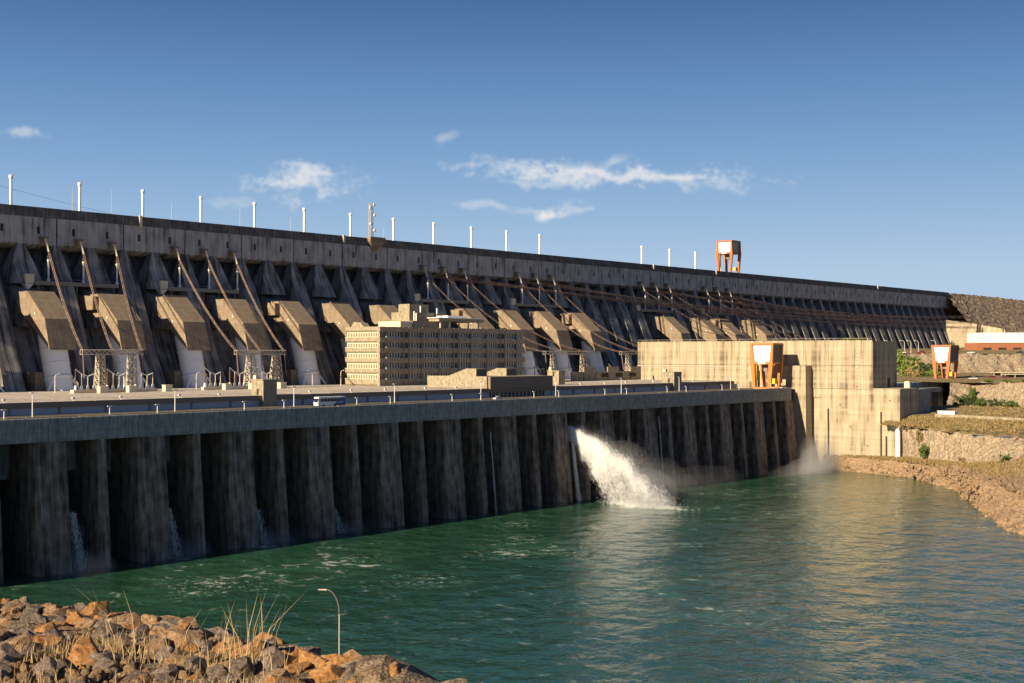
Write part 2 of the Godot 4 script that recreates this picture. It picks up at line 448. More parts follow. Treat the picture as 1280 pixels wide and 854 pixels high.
func water_material() -> StandardMaterial3D:
	var m := StandardMaterial3D.new()
	m.albedo_color = lin(Color(0.016, 0.06, 0.033))
	m.roughness = 0.07
	m.metallic_specular = 0.75
	var S := 1024
	var h := noise(61, 0.008, 5)
	h.domain_warp_enabled = true
	h.domain_warp_amplitude = 60.0
	h.domain_warp_frequency = 0.006
	var im := h.get_seamless_image(S, S)
	im.convert(Image.FORMAT_RGBA8)
	im.bump_map_to_normal_map(26.0)
	m.normal_enabled = true
	m.normal_texture = ImageTexture.create_from_image(im)
	m.normal_scale = 0.32
	m.uv1_triplanar = true
	m.uv1_world_triplanar = true
	m.uv1_scale = Vector3(1.0 / 110.0, 1.0 / 110.0, 1.0 / 110.0)
	# foam: thin streaks drawn out by the current, denser where water boils up
	var W := 2048; var H := 1024
	var ra := noise(71, 0.012, 4); ra.fractal_type = FastNoiseLite.FRACTAL_RIDGED
	ra.domain_warp_enabled = true; ra.domain_warp_amplitude = 46.0; ra.domain_warp_frequency = 0.008
	var rb := noise(73, 0.035, 3); rb.fractal_type = FastNoiseLite.FRACTAL_RIDGED
	rb.domain_warp_enabled = true; rb.domain_warp_amplitude = 22.0; rb.domain_warp_frequency = 0.02
	var ia := ra.get_image(W, H); ia.convert(Image.FORMAT_L8)
	var ib := rb.get_image(W, H); ib.convert(Image.FORMAT_L8)
	var lo := noise(79, 0.03, 3).get_image(W / 8, H / 8); lo.convert(Image.FORMAT_L8)
	var lob := lo.get_data()
	for j in H / 8:
		for i in W / 8:
			var x := (i + 0.5) / (W / 8) * 700.0 - 200.0; var z := (j + 0.5) / (H / 8) * 420.0 - 40.0
			var v := (lob[j * (W / 8) + i] - 128) * 0.55 + 62.0
			for f in FOAM:
				var d := Vector2((x - f[0]) / f[2], (z - f[1]) / f[3]).length()
				if d < 1.6: v += f[4] * exp(-d * d * 2.2)
			if z > 190.0: v -= 26.0
			lob[j * (W / 8) + i] = clampi(int(v), 0, 255)
	lo = Image.create_from_data(W / 8, H / 8, false, Image.FORMAT_L8, lob)
	lo.resize(W, H, Image.INTERPOLATE_BILINEAR)
	var A := ia.get_data(); var B := ib.get_data(); var L := lo.get_data()
	var out := PackedByteArray(); out.resize(W * H * 4)
	for i in W * H:
		var q := A[i] * 0.5 + B[i] * 0.5
		var a := (q - 168.0 - (150 - L[i]) * 0.32) * 7.0 * clampf((L[i] - 58) / 90.0, 0.0, 1.0)
		# thin threads of spent foam everywhere, milky aerated patches below them
		var th := (B[i] - 205) * 1.6 + (A[i] - 190) * 0.8
		a = maxf(a, clampf(th, 0.0, 46.0))
		var milk := clampf((L[i] - 62) * 0.5 + (A[i] - 128) * 0.12, 0.0, 36.0)
		if a > milk:
			out[i * 4] = 208; out[i * 4 + 1] = 218; out[i * 4 + 2] = 212
			out[i * 4 + 3] = clampi(int(a), 0, 225)
		else:
			out[i * 4] = 92; out[i * 4 + 1] = 146; out[i * 4 + 2] = 108
			out[i * 4 + 3] = int(milk)
	# eddies: broken arcs of foam turning round a boil
	var en := noise(83, 0.35, 3)
	for d in EDDIES:
		var px := int((d[0] + 200.0) / 700.0 * W); var py := int((d[1] + 40.0) / 420.0 * H)
		var rx := int(d[2] / 700.0 * W); var ry := int(d[2] / 420.0 * H)
		for j in range(maxi(py - ry, 0), mini(py + ry, H)):
			for i in range(maxi(px - rx, 0), mini(px + rx, W)):
				var dx := (i - px) * 700.0 / W; var dz := (j - py) * 420.0 / H
				var rr := sqrt(dx * dx + dz * dz)
				if rr > d[2]: continue
				var nn := en.get_noise_2d(dx, dz)
				var v := sin(rr * 2.3 - atan2(dz, dx) * 2.0 + nn * 5.0)
				var aa: float = clampf((v - 0.55) * 2.4, 0, 1) * clampf(1.2 - rr / d[2] * 1.2, 0, 1) * clampf(en.get_noise_2d(dx * 0.6 + 90, dz * 0.6) * 3.0 + 0.35, 0, 1) * d[3]
				var k := (j * W + i) * 4
				if aa > out[k + 3]:
					out[k] = 208; out[k + 1] = 218; out[k + 2] = 212; out[k + 3] = int(aa)
	m.detail_enabled = true
	m.detail_albedo = ImageTexture.create_from_image(Image.create_from_data(W, H, false, Image.FORMAT_RGBA8, out))
	m.detail_uv_layer = BaseMaterial3D.DETAIL_UV_2
	m.detail_blend_mode = BaseMaterial3D.BLEND_MODE_MIX
	return m

# eddies: x, z, radius, strength
const EDDIES := [[-84.0, 50.0, 20.0, 255.0], [12.0, 72.0, 16.0, 230.0], [26.0, 84.0, 12.0, 200.0], [64.0, 108.0, 11.0, 230.0], [66.0, 30.0, 14.0, 190.0], [-40.0, 88.0, 16.0, 160.0], [118.0, 62.0, 18.0, 170.0], [205.0, 40.0, 20.0, 190.0], [-30.0, 45.0, 18.0, 160.0], [100.0, 130.0, 20.0, 120.0], [170.0, 90.0, 18.0, 110.0], [40.0, 55.0, 16.0, 140.0]]
# where the water boils white: x, z, half sizes, strength
const FOAM := [[-70.0, 42.0, 12.0, 8.0, 30.0], [145.0, 44.0, 16.0, 15.0, 125.0], [147.0, 28.0, 12.0, 20.0, 115.0], [156.0, 56.0, 28.0, 12.0, 80.0], [213.0, 29.0, 34.0, 9.0, 85.0], [268.0, 36.0, 34.0, 9.0, 80.0], [325.0, 12.0, 26.0, 8.0, 90.0], [177.0, 59.0, 22.0, 9.0, 60.0], [14.0, 74.0, 20.0, 9.0, 75.0], [63.0, 105.0, 10.0, 8.0, 70.0], [-11.0, 68.0, 12.0, 8.0, 50.0], [66.0, 28.0, 14.0, 6.0, 55.0], [118.0, 32.0, 16.0, 8.0, 60.0], [-92.0, 117.0, 14.0, 8.0, 40.0], [-64.0, 2.0, 6.0, 7.0, 60.0], [-97.0, 2.0, 6.0, 7.0, 60.0], [-30.0, 2.0, 6.0, 7.0, 60.0]]

# ================================================================ right bank
func resample(p: Array, n: int) -> PackedVector3Array:
	var len := [0.0]
	for i in p.size() - 1: len.append(len[i] + p[i].distance_to(p[i + 1]))
	var out := PackedVector3Array()
	var k := 0
	for i in n + 1:
		var s: float = len[-1] * i / n
		while k < p.size() - 2 and len[k + 1] < s: k += 1
		var a: Vector3 = p[k]; var b: Vector3 = p[k + 1]
		out.append(a.lerp(b, clampf((s - len[k]) / maxf(len[k + 1] - len[k], 1e-4), 0, 1)))
	return out

# sheet through several lines, with uneven relief
func strips(lines: Array, n: int, rows: int, amp: float, freq: float, seed_: int, flat_shade := true, tall := 0.8) -> SurfaceTool:
	var st := SurfaceTool.new()
	st.begin(Mesh.PRIMITIVE_TRIANGLES)
	st.set_smooth_group(-1 if flat_shade else 0)
	var L := []
	for l in lines: L.append(resample(l, n))
	var nn := noise(seed_, freq, 4); var nm := noise(seed_ + 1, freq, 4)
	var g := []
	for k in L.size() - 1:
		for r in rows + (1 if k == L.size() - 2 else 0):
			var t := float(r) / rows
			var row := PackedVector3Array()
			for i in n + 1:
				var p: Vector3 = L[k][i].lerp(L[k + 1][i], t)
				var q := p * Vector3(1, tall, 1)
				p += Vector3(nn.get_noise_3dv(q), nm.get_noise_3dv(q + Vector3(40, 9, 3)) * 0.7, nn.get_noise_3dv(q + Vector3(7, 80, 30))) * amp
				row.append(p)
			g.append(row)
	for j in g.size() - 1:
		for i in n:
			quad(st, g[j][i], g[j][i + 1], g[j + 1][i + 1], g[j + 1][i])
	return st

func build_right_bank() -> void:
	# rock toe along the water, from the foot of the end block round to the near bank
	var l00 := [Vector3(352, -5, 4), Vector3(346, -5, 42), Vector3(334, -5, 70), Vector3(285, -5, 112), Vector3(222, -5, 145), Vector3(172, -5, 172), Vector3(138, -5, 204), Vector3(100, -5, 244)]
	var l0 := [Vector3(350.5, 0, 10), Vector3(346.3, 0, 41.8), Vector3(335.4, 0, 70.6), Vector3(286.4, 0, 112.9), Vector3(223.1, 0, 146.1), Vector3(174.1, 0, 173.4), Vector3(140.6, 0, 205.2), Vector3(103.7, 0, 243.4)]
	var l1 := [Vector3(351.5, 7.6, 10), Vector3(348, 7.6, 43), Vector3(339, 7.4, 71), Vector3(297, 7.6, 112), Vector3(246, 8, 144), Vector3(203, 9, 173), Vector3(172, 10, 208), Vector3(140, 11, 250)]
	var l2 := [Vector3(356, 8.5, 9), Vector3(355, 8.5, 42), Vector3(349, 9, 66), Vector3(319, 10.5, 99), Vector3(300, 13, 127), Vector3(303, 17, 138), Vector3(313, 19, 153), Vector3(328, 20, 190)]
	struct("rock_toe", strips([l00, l0, l1, l2], 320, 13, 3.2, 0.12, 301), M.bank)
	# quarried cliff above it
	var c0 := [Vector3(354, 5, 53), Vector3(349, 8.5, 66), Vector3(319, 10, 99), Vector3(300, 12.5, 127), Vector3(304, 16, 138), Vector3(328, 19, 190)]
	var c1 := [Vector3(354, 25, 53), Vector3(349, 25, 67), Vector3(327, 24.3, 99), Vector3(318, 24.5, 127), Vector3(317, 25.5, 140), Vector3(340, 26, 192)]
	struct("rock_cliff", strips([c0, c1], 260, 24, 3.0, 0.13, 311, true, 0.3), M.rock)
	# sloping bench of dry grass
	var c2 := [Vector3(358, 31.2, 46), Vector3(364, 31.2, 56), Vector3(366, 31.2, 73), Vector3(364, 30.8, 99), Vector3(362, 30.2, 121), Vector3(384, 30, 180)]
	var c3 := [Vector3(392, 33, 20), Vector3(420, 33, 32), Vector3(472, 33.5, 46), Vector3(470, 33.5, 64), Vector3(468, 33, 83), Vector3(508, 33, 146)]
	struct("grass_bench", strips([c1, c2, c3], 130, 12, 1.0, 0.07, 321, false), M.grassland)
	# upper cliff and the flat ground behind it
	var u0 := [Vector3(468, 32, 34), Vector3(476, 33, 44), Vector3(470, 33, 64), Vector3(468, 32.5, 83), Vector3(508, 32.5, 150)]
	var u1 := [Vector3(488, 46.6, 28), Vector3(498, 46.6, 40), Vector3(486, 46.6, 60), Vector3(477, 46.6, 80), Vector3(490, 46.6, 156)]
	struct("upper_rock_cliff", strips([u0, u1], 160, 16, 2.6, 0.13, 331, true, 0.3), M.rock)
	var p1 := [Vector3(600, 46.8, -90), Vector3(646, 49, -50), Vector3(668, 50, -28), Vector3(698, 50, 4), Vector3(780, 50, 100)]
	struct("plateau_ground", strips([[Vector3(482, 46.4, -80), Vector3(492, 46.4, 30), Vector3(486, 46.4, 60), Vector3(477, 46.4, 80), Vector3(490, 46.4, 160)], p1], 40, 20, 0.3, 0.05, 341, false), M.grassland)
	# second terrace face
	var q0 := [Vector3(596, 46, -100), Vector3(640, 48, -60), Vector3(667, 49, -28), Vector3(696, 49, 4), Vector3(780, 49, 100)]
	var q1 := [Vector3(640, 64.6, -110), Vector3(672, 64.6, -66), Vector3(684, 64.4, -38), Vector3(710, 64.4, -6), Vector3(792, 64.4, 90)]
	struct("terrace_cliff", strips([q0, q1], 160, 16, 2.6, 0.12, 351, true, 0.3), M.rock)
	var t1 := [Vector3(860, 70, -200), Vector3(900, 70, -150), Vector3(960, 72, -120), Vector3(1050, 76, -90), Vector3(1200, 80, 40)]
	struct("terrace_ground", strips([q1, t1], 40, 20, 0.4, 0.04, 361, false), M.grassland)

func build_far_ground() -> void:
	# broken-stone embankment that closes the dam at the right bank
	var top := [Vector3(1016, 129.2, -190), Vector3(1150, 130.5, -194), Vector3(1270, 129, -192), Vector3(1700, 126, -180)]
	var back := [Vector3(1016, 129.2, -208), Vector3(1150, 130.5, -208), Vector3(1270, 129, -208), Vector3(1700, 126, -200)]
	var low := [Vector3(990, 68, -128), Vector3(1100, 70, -105), Vector3(1240, 70, -95), Vector3(1700, 70, -80)]
	var rear := [Vector3(1016, 68, -300), Vector3(1150, 68, -300), Vector3(1270, 68, -300), Vector3(1700, 68, -300)]
	struct("rockfill_embankment", strips([low, top, back, rear], 200, 26, 2.6, 0.12, 371), M.rubble)
	# ground sheet beneath everything, to the horizon
	var st := ST()
	quad(st, Vector3(-4000, -9, -4000), Vector3(5000, -9, -4000), Vector3(5000, -9, 4000), Vector3(-4000, -9, 4000))
	struct("ground", st, M.grassland)
	# high ground behind the far terraces
	var a := [Vector3(860, 60, -190), Vector3(980, 66, -120), Vector3(1250, 66, -80), Vector3(1800, 66, 100)]
	var b := [Vector3(1600, 60, -700), Vector3(2000, 66, -500), Vector3(2300, 66, -200), Vector3(2600, 66, 300)]
	struct("far_terrain", strips([a, b], 30, 20, 4.0, 0.01, 381, false), M.grassland)

# ================================================================ near bank (camera stands on it)
func near_point(r: float, d: float, y: float) -> Vector3:
	var a := deg_to_rad(YAW)
	return Vector3(EYE.x + r * cos(a) + d * sin(a), EYE.y + y, EYE.z + r * sin(a) - d * cos(a))

const RIM := [Vector2(-16, 17.5), Vector2(-5.9, 14.0), Vector2(-3.9, 12.0), Vector2(-2.2, 10.1), Vector2(-1.25, 8.9), Vector2(-0.75, 8.2), Vector2(-0.35, 7.75), Vector2(0.05, 7.4), Vector2(0.6, 6.6), Vector2(3, 3.6), Vector2(10, 1.5)]

func rim_at(r: float) -> float:
	for i in RIM.size() - 1:
		if r <= RIM[i + 1].x:
			return lerpf(RIM[i].y, RIM[i + 1].y, clampf((r - RIM[i].x) / (RIM[i + 1].x - RIM[i].x), -1, 1))
	return RIM[-1].y

func near_height(r: float, d: float) -> float:
	var s := (d - rim_at(r)) * 0.72
	var h := -2.08 - (d - 7.5) * 0.105
	if s > 0.0: h -= 0.62 * s * s / (s + 0.8)
	return h

func build_foreground_bank() -> void:
	var st := ST()
	var nn := noise(401, 0.9, 4); var big := noise(403, 0.18, 3)
	var rs := []; var ds := []
	var r := -60.0
	while r < 60.0:
		rs.append(r)
		r += clampf(0.16 + maxf(absf(r + 2.0) - 6.0, 0.0) * 0.12, 0.16, 4.0)
	var d := -30.0
	while d < 112.0:
		ds.append(d)
		d += clampf(0.16 + maxf(absf(d - 10.0) - 6.0, 0.0) * 0.12, 0.16, 5.0)
	var P := func(i: int, j: int) -> Vector3:
		var h := near_height(rs[i], ds[j])
		h = maxf(h, -64.0)
		return near_point(rs[i], ds[j], h + nn.get_noise_2d(rs[i], ds[j]) * 0.14 + big.get_noise_2d(rs[i], ds[j]) * 0.3)
	for j in ds.size() - 1:
		for i in rs.size() - 1:
			quad(st, P.call(i, j), P.call(i, j + 1), P.call(i + 1, j + 1), P.call(i + 1, j))
	struct("near_bank", st, M.earth)
	# service bench lower down the bank, where the street lamp stands
	var b := ST()
	bx(b, Vector3(-260, -8, 250), Vector3(-212, 25.5, 330))
	struct("service_bench", b, M.bank)

# ================================================================ dam
const WALL_Z := -186.0
const CREST_Y := 129.6
const FACE := [[113.2, -186.0], [104.0, -183.5], [97.0, -179.5], [85.0, -174.0], [67.0, -166.5], [48.0, -156.5], [20.0, -141.0]]
func face_z(y: float) -> float:
	for i in FACE.size() - 1:
		if y >= FACE[i + 1][0]: return lerpf(FACE[i][1], FACE[i + 1][1], (FACE[i][0] - y) / (FACE[i][0] - FACE[i + 1][0]))
	return FACE[-1][1]
func web_z(y: float) -> float: return face_z(y) - (13.0 if y > 100.0 else 11.0)

const BLOCKS := [-51.0, -17.0, 17.0, 51.0, 85.0, 119.0, 153.0, 187.0, 255.0, 290.5, 324.5, 359.0, 464.8, 510.5, 538.7, 584.3]

func build_dam() -> void:
	var dam := thing("concrete_dam", "long dark weathered concrete dam with buttressed face behind the powerhouse", "dam")
	# core: the sloping web between the buttresses, one piece per 34 m monolith
	var core_poly := PackedVector2Array([Vector2(-203.5, CREST_Y - 1.2), Vector2(-187.2, CREST_Y - 1.2), Vector2(-187.2, 113.6), Vector2(-199.2, 112), Vector2(web_z(97), 97), Vector2(web_z(85), 85), Vector2(web_z(67), 67), Vector2(web_z(42), 42), Vector2(web_z(42), 20), Vector2(-260, 20), Vector2(-206, 118)])
	var core := ST()
	prism_x(core, core_poly, -17.0, 17.0)
	var core_mesh := commit(core)
	# crest wall panel with two gallery windows
	var pan := ST()
	var W := 33.4; var H := CREST_Y - 4.5 - 113.2
	var holes := [Rect2(W / 2 - 8.5 - 0.85, 4.6, 1.5, 3.3), Rect2(W / 2 + 8.5 - 0.85, 4.6, 1.5, 3.3)]
	wall_holes(pan, Vector3(-W / 2, 113.2, WALL_Z), Vector3.RIGHT, Vector3.UP, Vector3.BACK, W, H, holes, 1.15)
	bx(pan, Vector3(-W / 2, 113.2, WALL_Z - 1.15), Vector3(W / 2, 113.25, WALL_Z - 0.02))
	bx(pan, Vector3(-W / 2, 113.3, WALL_Z - 1.15), Vector3(-W / 2 + 0.05, 113.2 + H, WALL_Z - 0.02))
	bx(pan, Vector3(W / 2 - 0.05, 113.3, WALL_Z - 1.15), Vector3(W / 2, 113.2 + H, WALL_Z - 0.02))
	var pan_mesh := commit(pan)
	# stained parapet course along the top
	var capm := ST()
	prism_x(capm, PackedVector2Array([Vector2(WALL_Z + 0.2, CREST_Y), Vector2(WALL_Z + 0.2, CREST_Y - 4.2), Vector2(WALL_Z - 0.05, CREST_Y - 4.6), Vector2(WALL_Z - 1.1, CREST_Y - 4.6), Vector2(WALL_Z - 1.1, CREST_Y)]), -16.96, 16.96)
	var cap_mesh := commit(capm)
	# curved lip under the wall
	var lip := ST()
	prism_x(lip, PackedVector2Array([Vector2(WALL_Z - 0.05, 113.15), Vector2(WALL_Z - 0.3, 112.6), Vector2(WALL_Z - 4, 111.3), Vector2(WALL_Z - 13.6, 110.8), Vector2(WALL_Z - 13.6, 113.1), Vector2(WALL_Z - 1.3, 113.15)]), -16.85, 16.85)
	var lip_mesh := commit(lip)
	var win := ST()
	bx(win, Vector3(-0.9, 117.7, WALL_Z - 1.18), Vector3(0.7, 121.2, WALL_Z - 1.13))
	var win_mesh := commit(win)
	# buttresses
	var halfL := buttress_mesh(-1, 40.0); var halfR := buttress_mesh(1, 40.0); var mid := buttress_mesh(0, 95.0); var mid_full := buttress_mesh(0, 40.0)
	var lastk := 29
	for k in range(-4, lastk + 1):
		var xm := 34.0 * k + 17.0
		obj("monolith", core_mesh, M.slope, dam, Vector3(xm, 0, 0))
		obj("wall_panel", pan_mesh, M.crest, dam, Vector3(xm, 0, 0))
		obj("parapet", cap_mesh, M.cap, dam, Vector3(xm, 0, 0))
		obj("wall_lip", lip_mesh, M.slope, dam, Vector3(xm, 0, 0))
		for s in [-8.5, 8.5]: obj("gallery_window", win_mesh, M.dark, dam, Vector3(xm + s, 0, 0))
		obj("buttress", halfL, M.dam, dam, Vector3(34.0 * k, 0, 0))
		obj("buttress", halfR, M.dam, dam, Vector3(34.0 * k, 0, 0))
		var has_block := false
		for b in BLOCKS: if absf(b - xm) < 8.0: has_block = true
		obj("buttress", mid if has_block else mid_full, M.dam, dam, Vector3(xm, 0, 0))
	# right end of the wall
	var e := ST()
	prism_x(e, core_poly, 34.0 * (lastk + 1) - 1.0, 34.0 * (lastk + 1) + 4.0)
	part("end_wall", e, M.slope, dam)
	var road := ST()
	bx(road, Vector3(-140, CREST_Y - 1.15, -207), Vector3(1026, CREST_Y - 1.0, WALL_Z - 1.12))
	part("crest_road", road, M.asphalt, dam)
	# penstock blocks that stand out from the face
	var blk := ST()
	prism_x(blk, PackedVector2Array([Vector2(-149.8, 66.0), Vector2(-154.0, 79.2), Vector2(-168.6, 91.3), Vector2(-174.9, 91.0), Vector2(-174.6, 83.0)]), -6.2, 6.2)
	var blk_mesh := commit(blk)
	var back := ST()
	prism_x(back, PackedVector2Array([Vector2(-174.8, 90.8), Vector2(-174.5, 83.2), Vector2(-172, 76), Vector2(-190, 76), Vector2(-190, 96)]), -5.9, 5.9)
	var back_mesh := commit(back)
	var ear := ST()
	prism_x(ear, PackedVector2Array([Vector2(-169, 84), Vector2(-169, 90), Vector2(-182, 91), Vector2(-182, 84)]), -9.0, -6.1)
	var ear_mesh := commit(ear)
	var ledge := ST()
	bx(ledge, Vector3(-5.0, 46, -166), Vector3(5.0, 56.5, -155.5))
	var ledge_mesh := commit(ledge)
	for i in BLOCKS.size():
		var b := obj("penstock_block", blk_mesh, M.block, dam, Vector3(BLOCKS[i], 0, 0))
		obj("block_root", back_mesh, M.slope, dam, Vector3(BLOCKS[i], 0, 0))
		var lampm := box(Vector3(-6.5, 82.0 - (i % 4), -162.0), Vector3(-6.2, 83.0 - (i % 4), -161.4))
		part("wall_lamp", lampm, M.paint_white, b)
		if i % 2 == 0: part("hatch", box(Vector3(-6.3, 77.5, -160.0 - i % 3), Vector3(-6.18, 79.5, -158.6 - i % 3)), M.galv_dark, b)
		if i % 3 == 0: part("top_kerb", box(Vector3(-6.3, 91.2, -169.5), Vector3(6.3, 91.9, -168.5)), M.block, b)
		if i % 3 == 2: obj("block_ear", ear_mesh, M.block, b)
		obj("penstock_saddle", ledge_mesh, M.block, dam, Vector3(BLOCKS[i] - 4.5, 0, 0))

# side -1 / 1: one half next to a monolith joint; 0: the single one in mid monolith
func buttress_mesh(side: int, bottom: float) -> ArrayMesh:
	var st := ST()
	var hs := [[113.15, 1.2], [109.0, 2.4], [104.0, 3.5], [97.0, 4.1], [85.0, 4.3], [67.0, 4.4], [48.0, 4.5], [bottom, 4.5]]
	if bottom > 90.0: hs = [[113.15, 1.4], [109.0, 3.2], [104.0, 5.2], [98.5, 6.2], [bottom, 6.3]]
	for i in hs.size() - 1:
		var y1: float = hs[i][0]; var y0: float = hs[i + 1][0]
		var w1: float = hs[i][1]; var w0: float = hs[i + 1][1]
		var l1 := -w1; var r1 := w1; var l0 := -w0; var r0 := w0
		if side < 0: r1 = -0.2; r0 = -0.2
		if side > 0: l1 = 0.2; l0 = 0.2
		var zf1 := face_z(y1); var zf0 := face_z(y0); var zb1 := web_z(y1) - 2.5; var zb0 := web_z(y0) - 2.5
		hexa(st, [Vector3(l0 * 1.05 if side <= 0 else l0, y0, zb0), Vector3(r0 * 1.05 if side >= 0 else r0, y0, zb0), Vector3(l1 * 1.05 if side <= 0 else l1, y1, zb1), Vector3(r1 * 1.05 if side >= 0 else r1, y1, zb1), Vector3(l0, y0, zf0), Vector3(r0, y0, zf0), Vector3(l1, y1, zf1), Vector3(r1, y1, zf1)])
	return commit(st)

# ================================================================ powerhouse
const ROAD_Y := 44.6
const ROOF_Y := 48.7

func pier_shape(x0: float, x1: float, bulge: float) -> SurfaceTool:
	var st := ST()
	# battered front with chamfered corners, a slight step near the top
	var ys := [-8.0, 9.0, 24.0, 33.0, 38.5]
	var zs := [0.5, -0.5, -1.9, -2.75, -3.1]
	for i in ys.size() - 1:
		var f0: float = zs[i]; var f1: float = zs[i + 1]
		var b0: float = bulge * (38.5 - ys[i]) / 38.5; var b1: float = bulge * (38.5 - ys[i + 1]) / 38.5
		hexa(st, [Vector3(x0 - b0, ys[i], -30), Vector3(x1 + b0, ys[i], -30), Vector3(x0 - b1, ys[i + 1], -30), Vector3(x1 + b1, ys[i + 1], -30), Vector3(x0 - b0 + 0.0, ys[i], f0 - 0.5), Vector3(x1 + b0, ys[i], f0 - 0.5), Vector3(x0 - b1, ys[i + 1], f1 - 0.5), Vector3(x1 + b1, ys[i + 1], f1 - 0.5)])
		hexa(st, [Vector3(x0 - b0, ys[i], f0 - 0.5), Vector3(x1 + b0, ys[i], f0 - 0.5), Vector3(x0 - b1, ys[i + 1], f1 - 0.5), Vector3(x1 + b1, ys[i + 1], f1 - 0.5), Vector3(x0 - b0 + 0.5, ys[i], f0), Vector3(x1 + b0 - 0.5, ys[i], f0), Vector3(x0 - b1 + 0.5, ys[i + 1], f1), Vector3(x1 + b1 - 0.5, ys[i + 1], f1)])
	return st

func build_powerhouse() -> void:
	var ph := thing("powerhouse", "long powerhouse with tall concrete piers standing in the river", "powerhouse")
	var beam := ST()
	prism_x(beam, PackedVector2Array([Vector2(-2.95, 38.5), Vector2(-2.95, 45.3), Vector2(-3.2, 45.6), Vector2(-3.6, 45.6), Vector2(-3.6, ROAD_Y - 0.25), Vector2(-20, ROAD_Y - 0.25), Vector2(-20, 38.5)]), 0.06, 33.94)
	var beam_mesh := commit(beam)
	var wide := commit(pier_shape(-7.3, 2.9, 0.35)); var narrow := commit(pier_shape(12.9, 16.0, 0.2))
	var curt := ST()
	bx(curt, Vector3(2.7, 28.5, -18), Vector3(13.1, 38.55, -15.6))
	var curt_mesh := commit(curt)
	var curt2 := ST()
	bx(curt2, Vector3(15.8, 27.0, -20.5), Vector3(27.0, 38.55, -18.0))
	bx(curt2, Vector3(17.5, 30.0, -18.0), Vector3(22.5, 37.5, -17.6))
	hexa(curt2, [Vector3(18.2, 12, -27), Vector3(18.9, 12, -27), Vector3(16, 27, -27), Vector3(21, 27, -27), Vector3(18.2, 12, -20.6), Vector3(18.9, 12, -20.6), Vector3(16, 27, -20.6), Vector3(21, 27, -20.6)])
	var curt2_mesh := commit(curt2)
	var slot := ST()
	bx(slot, Vector3(4.0, 29.0, -15.6), Vector3(11.8, 36.5, -15.3))
	var slot_mesh := commit(slot)
	var rearm := ST()
	bx(rearm, Vector3(0, -8, -31), Vector3(34, 38.6, -29.5))
	var rear_mesh := commit(rearm)
	for k in range(-6, 10):
		var x := 34.0 * k
		obj("deck_beam", beam_mesh, M.beam, ph, Vector3(x, 0, 0))
		obj("wide_pier", wide, M.pier, ph, Vector3(x, 0, 0))
		obj("narrow_pier", narrow, M.pier, ph, Vector3(x, 0, 0))
		obj("gate_wall", curt_mesh, M.beam, ph, Vector3(x, 0, 0))
		obj("gate_wall", curt2_mesh, M.beam, ph, Vector3(x, 0, 0))
		obj("gate_panel", slot_mesh, M.beam, ph, Vector3(x, 0, 0))
		obj("rear_wall", rear_mesh, M.pier, ph, Vector3(x, 0, 0))
	obj("wide_pier", wide, M.pier, ph, Vector3(340, 0, 0))
	# ladder-like trash rack in the leftmost bay
	var rack := ST()
	for i in 6: bx(rack, Vector3(-135.2 + 4.5, 31.0 + i * 1.2, -15.2), Vector3(-126, 31.5 + i * 1.2, -15.0))
	part("gate_louvre", rack, M.galv_dark, ph)
	var x0 := -204.0; var x1 := 346.0
	part("road_slab", box(Vector3(x0, ROAD_Y - 0.2, -41.5), Vector3(x1, ROAD_Y, -3.65)), M.asphalt, ph)
	part("roof_body", box(Vector3(x0, 30, -156), Vector3(x1, ROOF_Y - 1.7, -41.4)), M.pale_blue, ph)
	# roof slab in 34 m bays
	var slab := ST()
	bx(slab, Vector3(0.04, ROOF_Y - 1.68, -156), Vector3(33.96, ROOF_Y - 0.02, -39.6))
	var slab_mesh := commit(slab)
	var grav := ST()
	bx(grav, Vector3(0.3, ROOF_Y - 0.02, -155.8), Vector3(33.7, ROOF_Y + 0.06, -39.9))
	var grav_mesh := commit(grav)
	for k in range(-6, 10):
		var s := obj("roof_slab", slab_mesh, M.brown, ph, Vector3(34.0 * k, 0, 0))
		obj("roof_gravel", grav_mesh, M.gravel, s)
	# doorways and pale pillars under the roof edge
	var pil := ST()
	bx(pil, Vector3(-0.3, ROAD_Y, -41.38), Vector3(0.3, ROOF_Y - 1.7, -41.0))
	var pil_mesh := commit(pil)
	for k in range(-12, 20):
		obj("wall_pillar", pil_mesh, M.beam, ph, Vector3(17.0 * k + 5.0, 0, 0))
	# kerbs and painted edge of the roadway
	var kerb := ST()
	bx(kerb, Vector3(0.1, ROAD_Y, -22.6), Vector3(33.9, ROAD_Y + 0.35, -21.8))
	var kerb_mesh := commit(kerb)
	var ykerb := ST()
	bx(ykerb, Vector3(0.1, ROAD_Y + 0.0, -5.1), Vector3(12.0, ROAD_Y + 1.05, -4.7))
	var yk_mesh := commit(ykerb)
	for k in range(-6, 10):
		obj("kerb", kerb_mesh, M.kerb, ph, Vector3(34.0 * k, 0, 0))
		if k in [-4, -3, 0, 3, 6]: obj("yellow_barrier", yk_mesh, M.yellow, ph, Vector3(34.0 * k + 8.0, 0, 0))

